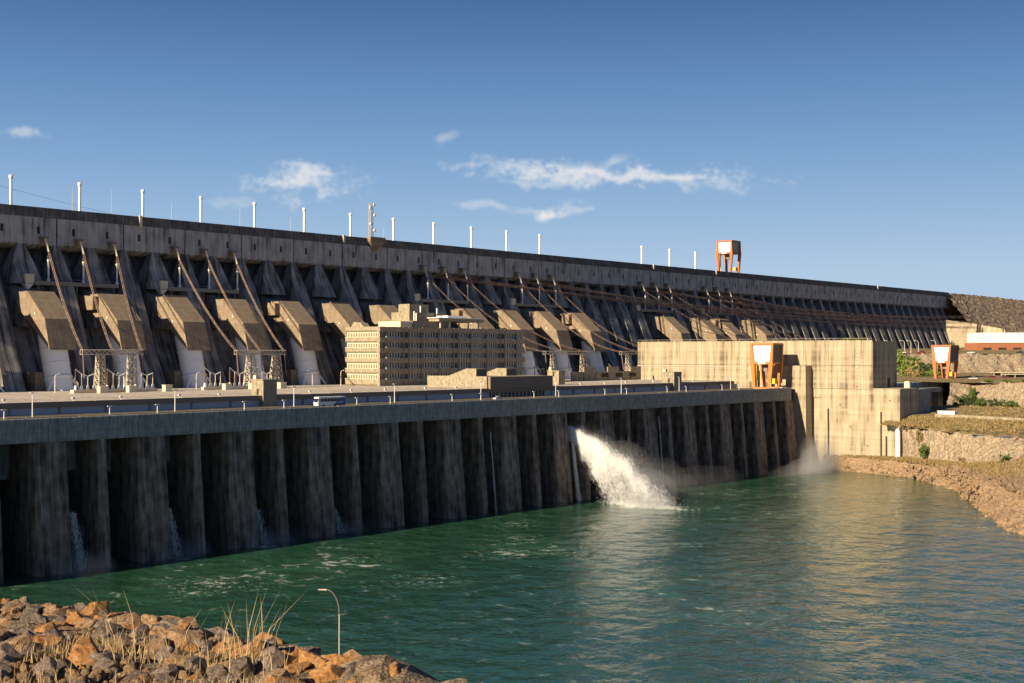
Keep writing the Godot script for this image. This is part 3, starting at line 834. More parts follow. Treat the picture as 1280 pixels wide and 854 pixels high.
# ================================================================ massive end block at the right of the powerhouse
func build_end_block() -> void:
	var b := thing("end_block", "massive sunlit tan concrete block at the right end of the powerhouse", "building")
	part("upper_core", box(Vector3(352.5, 40, -116), Vector3(383.5, 71.4, 39.0)), M.tan, b)
	part("lower_core", box(Vector3(352.4, -8, 9), Vector3(376, 45.0, 55)), M.tan, b)
	part("rear_core", box(Vector3(353, -8, -116), Vector3(383, 41, 9.2)), M.tan, b)
	# cladding slabs with open joints: upper rows
	var z := -116.0
	while z < 38.9:
		var zz := minf(z + 5.17, 39.0)
		for row in [[45.2, 57.9], [58.05, 71.4]]:
			part("wall_panel", box(Vector3(352.1 - rng.randf() * 0.06, row[0], z + 0.09), Vector3(352.52, row[1], zz - 0.02)), M.tan, b)
		z = zz + 0.01
	# shaded downstream face
	var x := 352.6
	while x < 383.0:
		part("wall_panel", box(Vector3(x + 0.06, 45.2, 38.9), Vector3(minf(x + 5.1, 383.4), 71.3, 39.32 + rng.randf() * 0.05)), M.tan, b)
		x += 5.16
	# lower part: wider pours
	z = 9.0
	while z < 54.0:
		var zz := minf(z + 11.5, 55.0)
		for row in [[-6.0, 8.0], [8.05, 18.0], [18.06, 31.0], [31.07, 44.95]]:
			part("wall_panel", box(Vector3(352.0 - rng.randf() * 0.12, row[0], z + 0.06), Vector3(352.42, row[1], zz)), M.tan, b)
		z = zz
	part("parapet", box(Vector3(352.0, 71.38, -116), Vector3(353.2, 71.9, 39.3)), M.tan, b)
	part("parapet", box(Vector3(352.0, 45.0, 39.35), Vector3(376.1, 45.6, 55.2)), M.tan, b)
	part("doorway", box(Vector3(371.0, 45.7, 39.25), Vector3(374.5, 51.0, 39.42)), M.dark, b)
	part("pilaster", box(Vector3(350.2, 4, 53.2), Vector3(352.05, 24.6, 55.4)), M.paint_white, b)
	# draft pipes on the wall
	for p in [[13.0, 34.0, 6.0], [44.0, 33.0, 8.0], [47.0, 20.0, 5.0]]:
		part("drain_slot", box(Vector3(351.55, p[2], p[0]), Vector3(351.9, p[1], p[0] + 0.8)), M.dark, b)
	for k in 14:
		part("roof_post", box(Vector3(352.3, 71.9, -112.0 + k * 11.4), Vector3(352.45, 73.0, -111.85 + k * 11.4)), M.galv, b)
	part("roof_rail", box(Vector3(352.32, 72.9, -116), Vector3(352.42, 73.0, 39)), M.galv, b)
	for k in 12:
		part("ladder_rung", box(Vector3(351.75, 46.5 + k * 2.0, 30.0), Vector3(351.95, 46.65 + k * 2.0, 31.2)), M.galv_dark, b)
	part("wall_door", box(Vector3(351.95, 45.3, 20.0), Vector3(352.08, 48.6, 22.6)), M.galv_dark, b)
	part("cable_tray", box(Vector3(351.7, 56.9, -116), Vector3(352.0, 57.3, 2)), M.galv, b)
	for q in [[26.0, 24.0], [36.0, 14.0], [20.0, 36.0], [49.0, 39.0]]:
		part("drain_outlet", box(Vector3(351.5, q[1], q[0]), Vector3(352.0, q[1] + 0.8, q[0] + 0.8)), M.galv_dark, b)
	# shaded retaining wall behind the lower part
	var w := ST()
	prism_x(w, PackedVector2Array([Vector2(30, 20), Vector2(55, 20), Vector2(55, 44.9), Vector2(30, 44.9)]), 376.0, 392.0)
	part("return_wall", w, M.beam, b)
	# training tower between the powerhouse and the block
	var t := thing("stop_log_tower", "narrow vertical concrete tower where the powerhouse meets the tan block", "tower")
	part("tower_body", box(Vector3(345.4, -8, -26), Vector3(352.0, 57.8, 1.2)), M.tan, t)
	var fin := ST()
	prism_x(fin, PackedVector2Array([Vector2(1.2, -8), Vector2(4.5, -8), Vector2(3.2, 26), Vector2(3.2, 57.8), Vector2(1.2, 57.8)]), 344.9, 346.1)
	part("fin", fin, M.tan, t)
	part("guide_wall", box(Vector3(346.1, -8, 1.21), Vector3(352.0, 57.8, 3.2)), M.tan, t)
	part("shaded_wall", box(Vector3(340.5, ROOF_Y + 0.2, -32.0), Vector3(345.35, 57.7, -26.5)), M.tan, t)

# ================================================================ office block on the powerhouse roof
func build_office() -> void:
	var o := thing("office_building", "long tan six storey office block with horizontal window bands", "building")
	var X0 := 125.2; var X1 := 234.2; var Z0 := -132.2; var Z1 := -108.3
	part("core", box(Vector3(X0 + 0.9, ROOF_Y, Z0 + 0.5), Vector3(X1 - 0.5, 76.9, Z1 - 0.9)), M.facade, o)
	var bands := [[75.1, 77.6], [69.9, 72.4], [64.8, 67.3], [59.8, 62.3], [54.6, 57.1], [ROOF_Y + 0.1, 52.0]]
	var cols := [129.3, 140.5, 144.2, 153.6, 165.5, 176.6, 179.9, 189.8, 201.8, 212.9, 216.2, 226.2]
	for b in bands:
		# ends: sloped apron under each window band
		var e := ST()
		hexa(e, [Vector3(X0 + 0.1, b[0], Z0), Vector3(X0 + 0.9, b[0], Z0), Vector3(X0 - 0.55, b[0] + 0.7, Z0), Vector3(X0 + 0.9, b[0] + 0.7, Z0), Vector3(X0 + 0.1, b[0], Z1), Vector3(X0 + 0.9, b[0], Z1), Vector3(X0 - 0.55, b[0] + 0.7, Z1), Vector3(X0 + 0.9, b[0] + 0.7, Z1)])
		bx(e, Vector3(X0 - 0.55, b[0] + 0.7, Z0), Vector3(X0 + 0.9, b[1], Z1))
		part("end_apron", e, M.facade, o)
		var last: float = X0 - 0.5
		for i in cols.size() + 1:
			var nx: float = cols[i] if i < cols.size() else X1 - 1.0
			part("front_apron", box(Vector3(last + (0.25 if i > 0 else 0.0), b[0], Z1 - 0.9), Vector3(nx - 0.25, b[1], Z1 + 1.0)), M.office_dark, o)
			last = nx
		var corner := ST()
		bx(corner, Vector3(X1 - 1.2, b[0] + 0.3, Z1 - 2.5), Vector3(X1 + 0.7, b[1] - 0.2, Z1 - 0.4))
		part("corner_balcony", corner, M.facade, o)
	for f in 5:
		var y0: float = bands[f + 1][1]; var y1: float = bands[f][0]
		# end windows
		var w := part("window_strip", box(Vector3(X0 + 0.7, y0, Z0 + 0.3), Vector3(X0 + 0.88, y1, Z1 - 0.4)), M.glass, o)
		var mu := ST()
		for k in 20:
			var z := lerpf(Z0 + 0.5, Z1 - 0.6, k / 19.0)
			bx(mu, Vector3(X0 + 0.4, y0, z - 0.27), Vector3(X0 + 0.69, y1, z + 0.27))
		bx(mu, Vector3(X0 + 0.35, y1 - 0.55, Z0 + 0.3), Vector3(X0 + 0.68, y1, Z1 - 0.4))
		part("mullions", mu, M.cream, w)
		var ledge := ST()
		bx(ledge, Vector3(X0 - 0.75, y0 - 0.02, Z0 - 0.1), Vector3(X0 + 0.3, y0 + 0.22, Z1 + 0.5))
		part("sill", ledge, M.cream, o)
		# front windows, one per bay
		var last: float = X0 + 0.5
		for i in cols.size() + 1:
			var nx: float = cols[i] if i < cols.size() else X1 - 1.0
			if nx - last > 4.5:
				var fw := part("window", box(Vector3(last + 0.9, y0, Z1 - 1.3), Vector3(nx - 0.9, y1, Z1 - 0.88)), M.glass, o)
				var fm := ST()
				var n := int((nx - last - 1.8) / 1.7)
				for k in n + 1:
					var x := lerpf(last + 1.0, nx - 1.0, float(k) / n)
					bx(fm, Vector3(x - 0.3, y0, Z1 - 0.86), Vector3(x + 0.3, y1, Z1 - 0.45))
				bx(fm, Vector3(last + 0.9, y0, Z1 - 0.84), Vector3(nx - 0.9, y0 + 0.5, Z1 - 0.43))
				part("mullions", fm, M.frame, fw)
			last = nx
	for c in cols:
		part("pilaster", box(Vector3(c - 0.24, ROOF_Y, Z1 - 0.9), Vector3(c + 0.24, 77.3, Z1 + 1.25)), M.beam, o)
	# roof storeys
	part("roof_house", box(Vector3(143, 76.9, -128), Vector3(151, 80.6, -112)), M.cream, o)
	part("roof_house", box(Vector3(152, 76.9, -130), Vector3(178, 81.0, -112.6)), M.facade, o)
	part("roof_house", box(Vector3(155, 81.0, -131), Vector3(173, 85.6, -118)), M.facade, o)
	part("roof_house", box(Vector3(160, 85.6, -131), Vector3(174, 90.0, -123)), M.facade, o)
	part("canopy_roof", box(Vector3(168, 81.0, -128), Vector3(202, 82.6, -109.5)), M.facade, o)
	part("canopy_top", box(Vector3(167, 82.62, -129), Vector3(203, 83.0, -109)), M.paint_white, o)
	part("roof_light", box(Vector3(178, 83.02, -122), Vector3(192, 84.2, -113)), M.paint_white, o)
	for c in [170.0, 177.0, 184.0, 191.0, 199.0]:
		part("canopy_post", box(Vector3(c - 0.3, 76.9, -110.9), Vector3(c + 0.3, 81.0, -110.3)), M.frame, o)
	for q in [[156.5, 81.0, -116.0, 5.0], [159.0, 81.0, -117.0, 4.2], [166.0, 85.6, -121.0, 3.5], [175.0, 85.0, -118.0, 3.0]]:
		var m := ST()
		tube(m, Vector3(q[0], q[1], q[2]), Vector3(q[0], q[1] + q[3], q[2]), 0.35, 0.35, 8)
		part("vent_pipe", m, M.paint_white, o)
	var ramp := ST()
	prism_x(ramp, PackedVector2Array([Vector2(-131, 76.9), Vector2(-120, 76.9), Vector2(-123, 79.6), Vector2(-128, 80.2)]), 126.5, 131.0)
	part("roof_ramp", ramp, M.facade, o)

func build_entrance_building() -> void:
	var o := thing("entrance_building", "low sunlit entrance hall with dark fascia and glazed front on powerhouse roof", "building")
	var X0 := 127.6; var X1 := 173.0
	part("side_wall", box(Vector3(X0, ROOF_Y + 0.07, -78), Vector3(X0 + 0.8, 54.1, -40.4)), M.facade, o)
	part("hall_roof", box(Vector3(X0 + 0.8, 53.0, -78), Vector3(X1, 54.0, -40.6)), M.facade, o)
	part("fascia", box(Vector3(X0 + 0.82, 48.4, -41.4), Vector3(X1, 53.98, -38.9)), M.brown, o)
	part("rear_wall", box(Vector3(X0 + 0.8, ROOF_Y + 0.1, -78.2), Vector3(X1, 53.0, -77.5)), M.facade, o)
	part("far_wall", box(Vector3(X1 - 0.8, ROOF_Y + 0.1, -77.5), Vector3(X1 - 0.02, 52.98, -41.5)), M.facade, o)
	var g := part("glass_front", box(Vector3(X0 + 3.0, ROAD_Y, -40.9), Vector3(X1 - 4.0, 48.4, -40.5)), M.glass, o)
	for k in 15:
		var x := lerpf(X0 + 3.2, X1 - 4.2, k / 14.0)
		part("mullion", box(Vector3(x - 0.12, ROAD_Y, -40.48), Vector3(x + 0.12, 48.38, -40.2)), M.frame, g)
	part("transom", box(Vector3(X0 + 3.0, 47.0, -40.47), Vector3(X1 - 4.0, 47.25, -40.25)), M.frame, g)
	for q in [[129.0, 15.0, "a"], [150.0, 17.0, "b"]]:
		var s := ST()
		prism_x(s, PackedVector2Array([Vector2(-68, 54.0), Vector2(-50, 54.0), Vector2(-50, 57.6), Vector2(-56, 57.6)]), q[0] + 2, q[0] + 9.5)
		var sk := part("roof_hatch", s, M.facade, o)
		part("hatch_window", box(Vector3(q[0] + 2.6, 54.4, -49.99), Vector3(q[0] + 8.9, 57.0, -49.8)), M.glass, sk)

# small concrete stair houses along the roof edge
func stair_house(lo: Vector3, hi: Vector3, label: String) -> void:
	var t := thing("stair_house", label, "stair house", Vector3.ZERO, 0.0, "stair houses at the roof edge")
	part("walls", box(lo, hi), M.facade, t)
	part("roof_slab", box(Vector3(lo.x - 0.25, hi.y, lo.z - 0.25), Vector3(hi.x + 0.25, hi.y + 0.35, hi.z + 0.25)), M.facade, t)
	part("door", box(Vector3(lo.x - 0.04, lo.y + 4.2, hi.z - 4.0), Vector3(lo.x - 0.01, lo.y + 6.6, hi.z - 2.8)), M.dark, t)
	part("vent_hood", box(Vector3(lo.x + 0.4, hi.y + 0.35, lo.z + 0.6), Vector3(lo.x + 2.2, hi.y + 1.8, lo.z + 2.2)), M.cream, t)

# ================================================================ right-bank buildings
func build_right_buildings() -> void:
	var d := thing("service_deck", "shaded concrete service deck on piers carrying the red gantry crane", "deck")
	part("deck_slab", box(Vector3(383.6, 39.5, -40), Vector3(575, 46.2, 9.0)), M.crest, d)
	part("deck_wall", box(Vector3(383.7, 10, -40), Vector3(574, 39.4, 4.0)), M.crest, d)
	for k in 9:
		var x := 404.0 + k * 19.0
		part("deck_pier", box(Vector3(x, 12, 4.02), Vector3(x + 8.0, 39.45, 8.0)), M.crest, d)
	var sw := ST()
	hexa(sw, [Vector3(560, 20, -10), Vector3(575, 20, -10), Vector3(560, 46.3, -10), Vector3(575, 46.3, -10), Vector3(505, 20, 34), Vector3(515, 20, 36), Vector3(505, 46.3, 26), Vector3(515, 46.3, 30)])
	part("wing_wall", sw, M.crest, d)
	# clutter of crates and gear on the landing beside the end block
	for i in 9:
		var x := 378.0 + i * 3.4
		var h := rng.randf_range(1.5, 4.6)
		var c := ST()
		bx(c, Vector3(x, 45.0, 46 - i * 1.5), Vector3(x + rng.randf_range(1.8, 3.2), 45.0 + h, 49 - i * 1.5))
		bx(c, Vector3(x + 0.2, 45.0 + h, 46.3 - i * 1.5), Vector3(x + 1.2, 45.4 + h, 48.2 - i * 1.5))
		var o := part("machine_crate", c, [M.cream, M.facade, M.galv, M.yellow][i % 4])
		tag(o, "%s of the small crates stacked beside the end block, counting from the left" % ORD[i], "crate", "crates on the landing")
	part("landing_slab", box(Vector3(376.1, 42.5, 28), Vector3(420, 44.98, 50)), M.beam, d)
	# warehouse
	var w := thing("warehouse", "white warehouse with red brick base on the far terrace", "warehouse")
	var at := Vector3(802.2, 66.0, -71.1)
	w.position = at
	w.rotation.y = deg_to_rad(-49.0)
	part("brick_base", box(Vector3(-2.5, -3, -30), Vector3(120, 8.2, 0)), M.brick, w)
	part("white_wall", box(Vector3(0, 8.22, -30), Vector3(120, 17.0, 0.6)), M.paint_white, w)
	for k in 8:
		part("loading_door", box(Vector3(3 + k * 13.0, -2.9, 0.01), Vector3(10 + k * 13.0, 4.0, 0.12)), M.dark, w)
	for k in 9:
		part("wall_rib", box(Vector3(k * 12.0 + 6, 8.3, 0.6), Vector3(k * 12.0 + 6.25, 16.9, 0.72)), M.paint_white, w)
	# tan wing wall under the embankment
	var r := thing("retaining_wall", "pale concrete retaining wall at the foot of the broken-stone embankment", "wall")
	var p := [[Vector3(992, 100, -181), Vector3(975, 55, -160)], [Vector3(1002, 97, -160), Vector3(985, 55, -146)], [Vector3(1004, 93.5, -142), Vector3(992, 55, -132)], [Vector3(1004, 90, -124), Vector3(996, 55, -118)]]
	for i in p.size() - 1:
		var s := ST()
		var k := Vector3(3, 0, 1.5)
		quad(s, p[i][1], p[i][0], p[i + 1][0], p[i + 1][1])
		quad(s, p[i][0], p[i][0] + k, p[i + 1][0] + k, p[i + 1][0])
		quad(s, p[i][1] + k, p[i][0] + k, p[i + 1][0] + k, p[i + 1][1] + k)
		part("wall_panel", s, M.tan, r)
	# long sheds and low walls on the plateau
	var sh := [[Vector3(590, 46.5, 26), 34.0, 4.0, 6.0, "low flat-roofed shed with open front above the upper cliff", "M"], [Vector3(624, 47.5, 6), 26.0, 3.6, 6.0, "pale flat-roofed shed at the foot of the terrace cliff", "M"], [Vector3(560, 46.5, 62), 30.0, 3.4, 6.0, "long grey shed nearest the right edge above the cliff", "M"]]
	for q in sh:
		var t := thing("open_shed", q[4], "shed", q[0], deg_to_rad(-49.0), "sheds on the plateau")
		part("rear_wall", box(Vector3(0, 0, -q[3]), Vector3(q[1], q[2] - 0.4, -q[3] + 0.4)), M.brown, t)
		part("flat_roof", box(Vector3(-0.6, q[2] - 0.4, -q[3] - 0.4), Vector3(q[1] + 0.6, q[2], 0.8)), M.cream, t)
		for k in 6: part("post", box(Vector3(q[1] * k / 5.0 - 0.2, 0, -0.2), Vector3(q[1] * k / 5.0 + 0.2, q[2] - 0.4, 0.2)), M.cream, t)
	# white low wall along the bench
	var lw := thing("low_white_wall", "long low white wall running along the grassy bench", "wall")
	var lp := [Vector3(362, 31.3, 70), Vector3(362.5, 31.2, 86), Vector3(361.5, 30.9, 103), Vector3(361, 30.4, 121), Vector3(372, 30.2, 150), Vector3(384, 30.2, 182)]
	for i in lp.size() - 1:
		var s := ST()
		var a: Vector3 = lp[i]; var b: Vector3 = lp[i + 1]
		hexa(s, [a + Vector3(0, -1, 0), a + Vector3(1.6, -1, 0), a + Vector3(0, 1.0, 0), a + Vector3(1.6, 1.0, 0), b + Vector3(0, -1, 0), b + Vector3(1.6, -1, 0), b + Vector3(0, 1.0, 0), b + Vector3(1.6, 1.0, 0)])
		part("wall_segment", s, M.facade, lw)
	var hut := thing("pump_box", "small white flat box behind the low white wall", "box")
	part("walls", box(Vector3(366, 31, 70), Vector3(370, 33.6, 79)), M.paint_white, hut)
	part("lid", box(Vector3(365.7, 33.6, 69.7), Vector3(370.3, 33.9, 79.3)), M.paint_white, hut)

# ================================================================ penstocks
func build_penstocks() -> void:
	var names := BLOCKS.size()
	var a := Vector3(0, 45.0, -151.4); var b := Vector3(0, 73.0, -159.6)
	var proto: Node3D = null
	for i in names:
		var label := "%s white steel penstock from the left, descending from its concrete block" % ORD[i].capitalize()
		if proto == null:
			proto = thing("penstock", label, "pipe", Vector3(BLOCKS[0], 0, 0), 0.0, "white penstocks behind the powerhouse roof")
			part("pipe_shell", lathe(a, b, [Vector2(0, 5.55), Vector2(0.745, 5.55), Vector2(0.75, 5.62), Vector2(1, 5.62)], 48), M.steel_white, proto)
			part("stiffener_ring", lathe(a, b, [Vector2(0.30, 5.55), Vector2(0.30, 6.0), Vector2(0.325, 6.0), Vector2(0.325, 5.55)], 48), M.steel_white, proto)
			part("stiffener_ring", lathe(a, b, [Vector2(0.52, 5.55), Vector2(0.52, 5.72), Vector2(0.528, 5.72), Vector2(0.528, 5.55)], 48), M.steel_white, proto)
			part("collar", lathe(a, b, [Vector2(0.735, 5.6), Vector2(0.735, 5.85), Vector2(0.75, 5.85), Vector2(0.75, 5.6)], 48), M.steel_white, proto)
			for s in [-1.0, 1.0]:
				var st := ST()
				tube(st, Vector3(s * 4.6, 53.5, -150.6), Vector3(s * 7.6, 48.4, -148.6), 0.55, 0.4, 8)
				bx(st, Vector3(s * 7.6 - 0.8, 47.6, -149.4), Vector3(s * 7.6 + 0.8, 48.6, -147.8))
				part("anchor_strut", st, M.steel_white, proto)
		else:
			var c := proto.duplicate()
			c.name = numbered("penstock")
			add_child(c)
			c.position = Vector3(BLOCKS[i], 0, 0)
			c.set_meta("label", label)

# ================================================================ things on the crest
const STACKS := [-12.9, 21.1, 55.1, 89.1, 123.1, 157.1, 191.1, 225.1, 259.1, 293.1, 327.1, 361.1, 480.4, 517.5, 553.8, 591.0]

func build_crest_things() -> void:
	for i in STACKS.size():
		var t := thing("vent_stack", "%s white vent pipe from the left on the dam crest" % ORD[i].capitalize(), "vent pipe", Vector3(STACKS[i], CREST_Y - 1.0, -202.8), 0.0, "vent pipes along the crest")
		part("shaft", lathe(Vector3.ZERO, Vector3(0, 14.6, 0), [Vector2(0, 0.8), Vector2(0.05, 0.64), Vector2(1, 0.64)], 14), M.paint_white, t)
		part("cap", lathe(Vector3(0, 14.6, 0), Vector3(0, 16.6, 0), [Vector2(0, 0.64), Vector2(0.3, 0.95), Vector2(0.9, 0.95), Vector2(1, 0.0)], 14), M.paint_white, t)
	# thin masts
	var mi_ := 0
	for q in [[10.0, 11.0], [30.0, 12.0], [63.0, 9.0], [104.0, 10.0], [137.0, 8.0], [205.0, 8.0], [315.0, 7.0]]:
		var st := ST()
		tube(st, Vector3(q[0], CREST_Y - 1, -190.0), Vector3(q[0], CREST_Y + q[1], -190.0), 0.14, 0.05, 5)
		mi_ += 1
		tag(part("antenna_mast", st, M.galv), "%s thin grey mast from the left on the dam crest" % ORD[mi_ - 1].capitalize(), "mast", "thin masts on the crest")
	# lattice radio tower on a corbelled platform
	var r := thing("radio_tower", "lattice radio tower with round antennas on a corbelled platform of the crest", "tower")
	var pl := ST()
	bx(pl, Vector3(188.5, 127.6, -187), Vector3(200, 130.3, -183))
	hexa(pl, [Vector3(193, 122.5, -186), Vector3(195.5, 122.5, -186), Vector3(188.5, 127.6, -186.02), Vector3(200, 127.6, -186.02), Vector3(193, 122.5, -185.9), Vector3(195.5, 122.5, -185.9), Vector3(188.5, 127.6, -183), Vector3(200, 127.6, -183)])
	part("platform", pl, M.block, r)
	var la := ST()
	lattice(la, Vector3(194.2, 130.3, -189), 1.9, 1.6, 19.5, 7, 0.28)
	part("lattice_mast", la, M.galv, r)
	for q in [[147.0, -1.8], [143.0, 1.5], [138.0, -1.5], [134.5, 1.4], [149.0, 1.0]]:
		var d := ST()
		tube(d, Vector3(194.2 + q[1], q[0], -187.6), Vector3(194.2 + q[1], q[0], -187.0), 0.9, 0.75, 12)
		part("dish_antenna", d, M.paint_white, r)
	# pale brackets and a ladder on the wall
	for q in [[42.0, 5.0], [170.0, 4.0], [470.0, 3.4], [556.0, 3.4], [846.0, 3.6]]:
		var st := ST()
		bx(st, Vector3(q[0], CREST_Y - q[1], WALL_Z + 0.36), Vector3(q[0] + 1.4, CREST_Y + 0.5, WALL_Z + 1.1))
		tag(part("wall_bracket", st, M.cream), "pale bracket hung over the top edge of the dam wall", "bracket", "brackets over the dam wall")
	# overhead line at the far left
	var ws := ST()
	var last := Vector3(-60, 150.5, -215)
	for i in 16:
		var t := (i + 1) / 16.0
		var p := Vector3(-60, 150.5, -215).lerp(Vector3(52, 129.5, -200), t) - Vector3(0, sin(t * PI) * 1.5, 0)
		tube(ws, last, p, 0.06, 0.06, 4, false)
		last = p
	tag(part("overhead_wire", ws, M.galv_dark), "thin overhead wire sloping to the crest at the upper left", "wire")

# four-legged lattice mast
func lattice(st: SurfaceTool, at: Vector3, w0: float, w1: float, h: float, n: int, b: float) -> void:
	var c := [Vector3(-1, 0, -1), Vector3(1, 0, -1), Vector3(1, 0, 1), Vector3(-1, 0, 1)]
	for i in n:
		var y0 := h * i / n; var y1 := h * (i + 1) / n
		var a := lerpf(w0, w1, float(i) / n) * 0.5; var d := lerpf(w0, w1, float(i + 1) / n) * 0.5
		for k in 4:
			var p0: Vector3 = at + c[k] * a + Vector3(0, y0, 0); var p1: Vector3 = at + c[k] * d + Vector3(0, y1, 0)
			var q0: Vector3 = at + c[(k + 1) % 4] * a + Vector3(0, y0, 0); var q1: Vector3 = at + c[(k + 1) % 4] * d + Vector3(0, y1, 0)
			bar(st, p0, p1, b * 1.3)
			bar(st, p0, q1, b * 0.8)
			bar(st, q0, p1, b * 0.8)
			bar(st, p1, q1, b * 0.8)

# horizontal lattice girder along x
func girder(st: SurfaceTool, a: Vector3, b: Vector3, s: float, n: int, w: float) -> void:
	var o := [Vector3(0, -s, -s), Vector3(0, s, -s), Vector3(0, s, s), Vector3(0, -s, s)]
	for i in n:
		var p := a.lerp(b, float(i) / n); var q := a.lerp(b, float(i + 1) / n)
		for k in 4:
			bar(st, p + o[k], q + o[k], w * 1.2)
			bar(st, p + o[k], q + o[(k + 1) % 4], w * 0.8)
			bar(st, p + o[k], p + o[(k + 1) % 4], w * 0.8)

# ================================================================ switchyard on the roof
# [x left, x right, z] of the line gantries
const GANTRIES := [[-25.0, 3.0, -122.0], [52.0, 80.0, -124.0], [270.0, 312.0, -124.0], [345.0, 388.0, -124.0]]

func build_switchyard() -> void:
	var gl := ["steel lattice line gantry leftmost on the powerhouse roof", "wide steel lattice line gantry left of the office block", "steel lattice line gantry just right of the office block", "steel lattice line gantry against the tan end block"]
	for i in 4:
		var q: Array = GANTRIES[i]
		var t := thing("line_gantry", gl[i], "gantry", Vector3.ZERO, 0.0, "line gantries on the roof")
		var xs := [q[0] + 8.5, q[1] - 5.0]
		for x in xs:
			var st := ST()
			lattice(st, Vector3(x, ROOF_Y + 0.06, q[2]), 5.0 if i == 1 else 3.4, 2.4, 15.6, 6, 0.42)
			part("lattice_leg", st, M.galv, t)
		var g := ST()
		girder(g, Vector3(q[0], 65.0, q[2]), Vector3(q[1], 65.0, q[2]), 0.9, 12, 0.36)
		part("cross_girder", g, M.galv, t)
		for x in [q[0] + 0.5, (q[0] + q[1]) / 2, q[1] - 0.5]:
			var s := ST()
			tube(s, Vector3(x, 64.0, q[2] + 0.4), Vector3(x - 0.6, 54.5, q[2] + 2.4), 0.26, 0.22, 6)
			part("dropper", s, M.cable, t)
	# transformer bushings and bus posts, set by set
	var units := [[-31.0, "a"], [-17.0, "b"], [-4.0, "c"], [30.0, "d"], [43.0, "e"], [58.0, "f"], [200.0, "g"], [236.0, "h"], [252.0, "i"], [268.0, "j"], [300.0, "k"], [322.0, "l"], [338.0, "m"]]
	for i in units.size():
		var x: float = units[i][0]
		var z := -116.0
		var t := thing("bushing_set", "%s set of high-voltage bushings from the left on the roof" % ORD[i].capitalize(), "bushing set", Vector3(x, ROOF_Y + 0.06, z), 0.0, "bushing sets on the powerhouse roof")
		part("plinth", box(Vector3(-1.5, 0, -1.2), Vector3(9.5, 1.3, 1.2)), M.cream, t)
		for k in 4:
			var px := k * 2.7
			var hh: float = [9.4, 6.4, 5.6, 7.6][k]
			var st := ST()
			tube(st, Vector3(px, 1.3, 0), Vector3(px, 3.0, 0), 0.62, 0.42, 8)
			part("bushing_base", st, M.paint_white, t)
			var s2 := ST()
			tube(s2, Vector3(px, 3.0, 0), Vector3(px, hh, 0), 0.30 if k == 0 else 0.17, 0.2 if k == 0 else 0.14, 8)
			part("post_insulator", s2, M.insul if k == 0 else M.cream, t)
		var bus := ST()
		tube(bus, Vector3(0, 9.4, 0), Vector3(2.7, 7.6, 0), 0.2, 0.2, 6)
		tube(bus, Vector3(2.7, 7.6, 0), Vector3(5.4, 6.6, 0), 0.2, 0.2, 6)
		tube(bus, Vector3(5.4, 6.6, 0), Vector3(8.1, 7.6, 0), 0.2, 0.2, 6)
		tube(bus, Vector3(2.7, 7.6, 0), Vector3(2.7, 6.4, 0), 0.14, 0.14, 6)
		tube(bus, Vector3(5.4, 6.6, 0), Vector3(5.4, 5.6, 0), 0.14, 0.14, 6)
		part("bus_tube", bus, M.paint_white, t)
	# cabinets
	for i in 12:
		var x: float = [-24.0, -11.0, 6.0, 36.0, 50.0, 66.0, 186.0, 245.0, 262.0, 296.0, 316.0, 334.0][i]
		var st := ST()
		bx(st, Vector3(x, ROOF_Y + 0.05, -112.0), Vector3(x + 3.4, ROOF_Y + 2.6, -109.6))
		bx(st, Vector3(x - 0.2, ROOF_Y + 2.6, -112.2), Vector3(x + 3.6, ROOF_Y + 2.8, -109.4))
		tag(part("switch_cabinet", st, M.cream), "%s pale switchgear cabinet from the left on the powerhouse roof" % ORD[i].capitalize(), "cabinet", "switchgear cabinets on the roof")
	# fence-like wall in front of the tan end block
	var f := thing("fire_wall", "pale concrete fire wall with openings in front of the end block", "wall")
	for k in 6:
		part("wall_panel", box(Vector3(272.0 + k * 11.5, ROOF_Y + 0.06, -106), Vector3(282.8 + k * 11.5, ROOF_Y + 5.4 + (2.6 if k % 2 else 0.0), -105.2)), M.facade, f)
	for k in 3:
		part("opening", box(Vector3(300.0 + k * 14.0, ROOF_Y + 2.0, -105.19), Vector3(307.0 + k * 14.0, ROOF_Y + 4.4, -105.1)), M.dark, f)

# ================================================================ line platforms and cables
func sag_points(a: Vector3, b: Vector3, sag: float, n: int) -> PackedVector3Array:
	var p := PackedVector3Array()
	for i in n + 1:
		var t := float(i) / n
		p.append(a.lerp(b, t) - Vector3(0, sag * 4.0 * t * (1.0 - t), 0))
	return p

func bundle(label: String, a: Vector3, b: Vector3, sag: float, n: int, gap: float, r: float, group: String) -> void:
	var t := thing("power_cable", label, "cable", Vector3.ZERO, 0.0, group)
	var p := sag_points(a, b, sag, n)
	var side := (b - a).cross(Vector3.UP).normalized()
	for o in [[-1, -1], [1, -1], [1, 1], [-1, 1]]:
		var st := ST()
		var off: Vector3 = side * gap * o[0] + Vector3(0, gap * o[1], 0)
		for i in n: tube(st, p[i] + off, p[i + 1] + off, r, r, 5, false)
		part("strand", st, M.cable, t)
	var sp := ST()
	for i in range(1, n):
		for o in [[-1, -1, 1, -1], [1, -1, 1, 1], [1, 1, -1, 1], [-1, 1, -1, -1]]:
			bar(sp, p[i] + side * gap * o[0] + Vector3(0, gap * o[1], 0), p[i] + side * gap * o[2] + Vector3(0, gap * o[3], 0), r * 1.8)
	part("spacers", sp, M.galv, t)

# first window index of each group of three, gantry index or -1, true if a long line runs right from it
const LINES := [[-1, 0, false], [3, 1, false], [13, 2, true], [18, 3, true], [26, -1, true], [31, -1, true]]

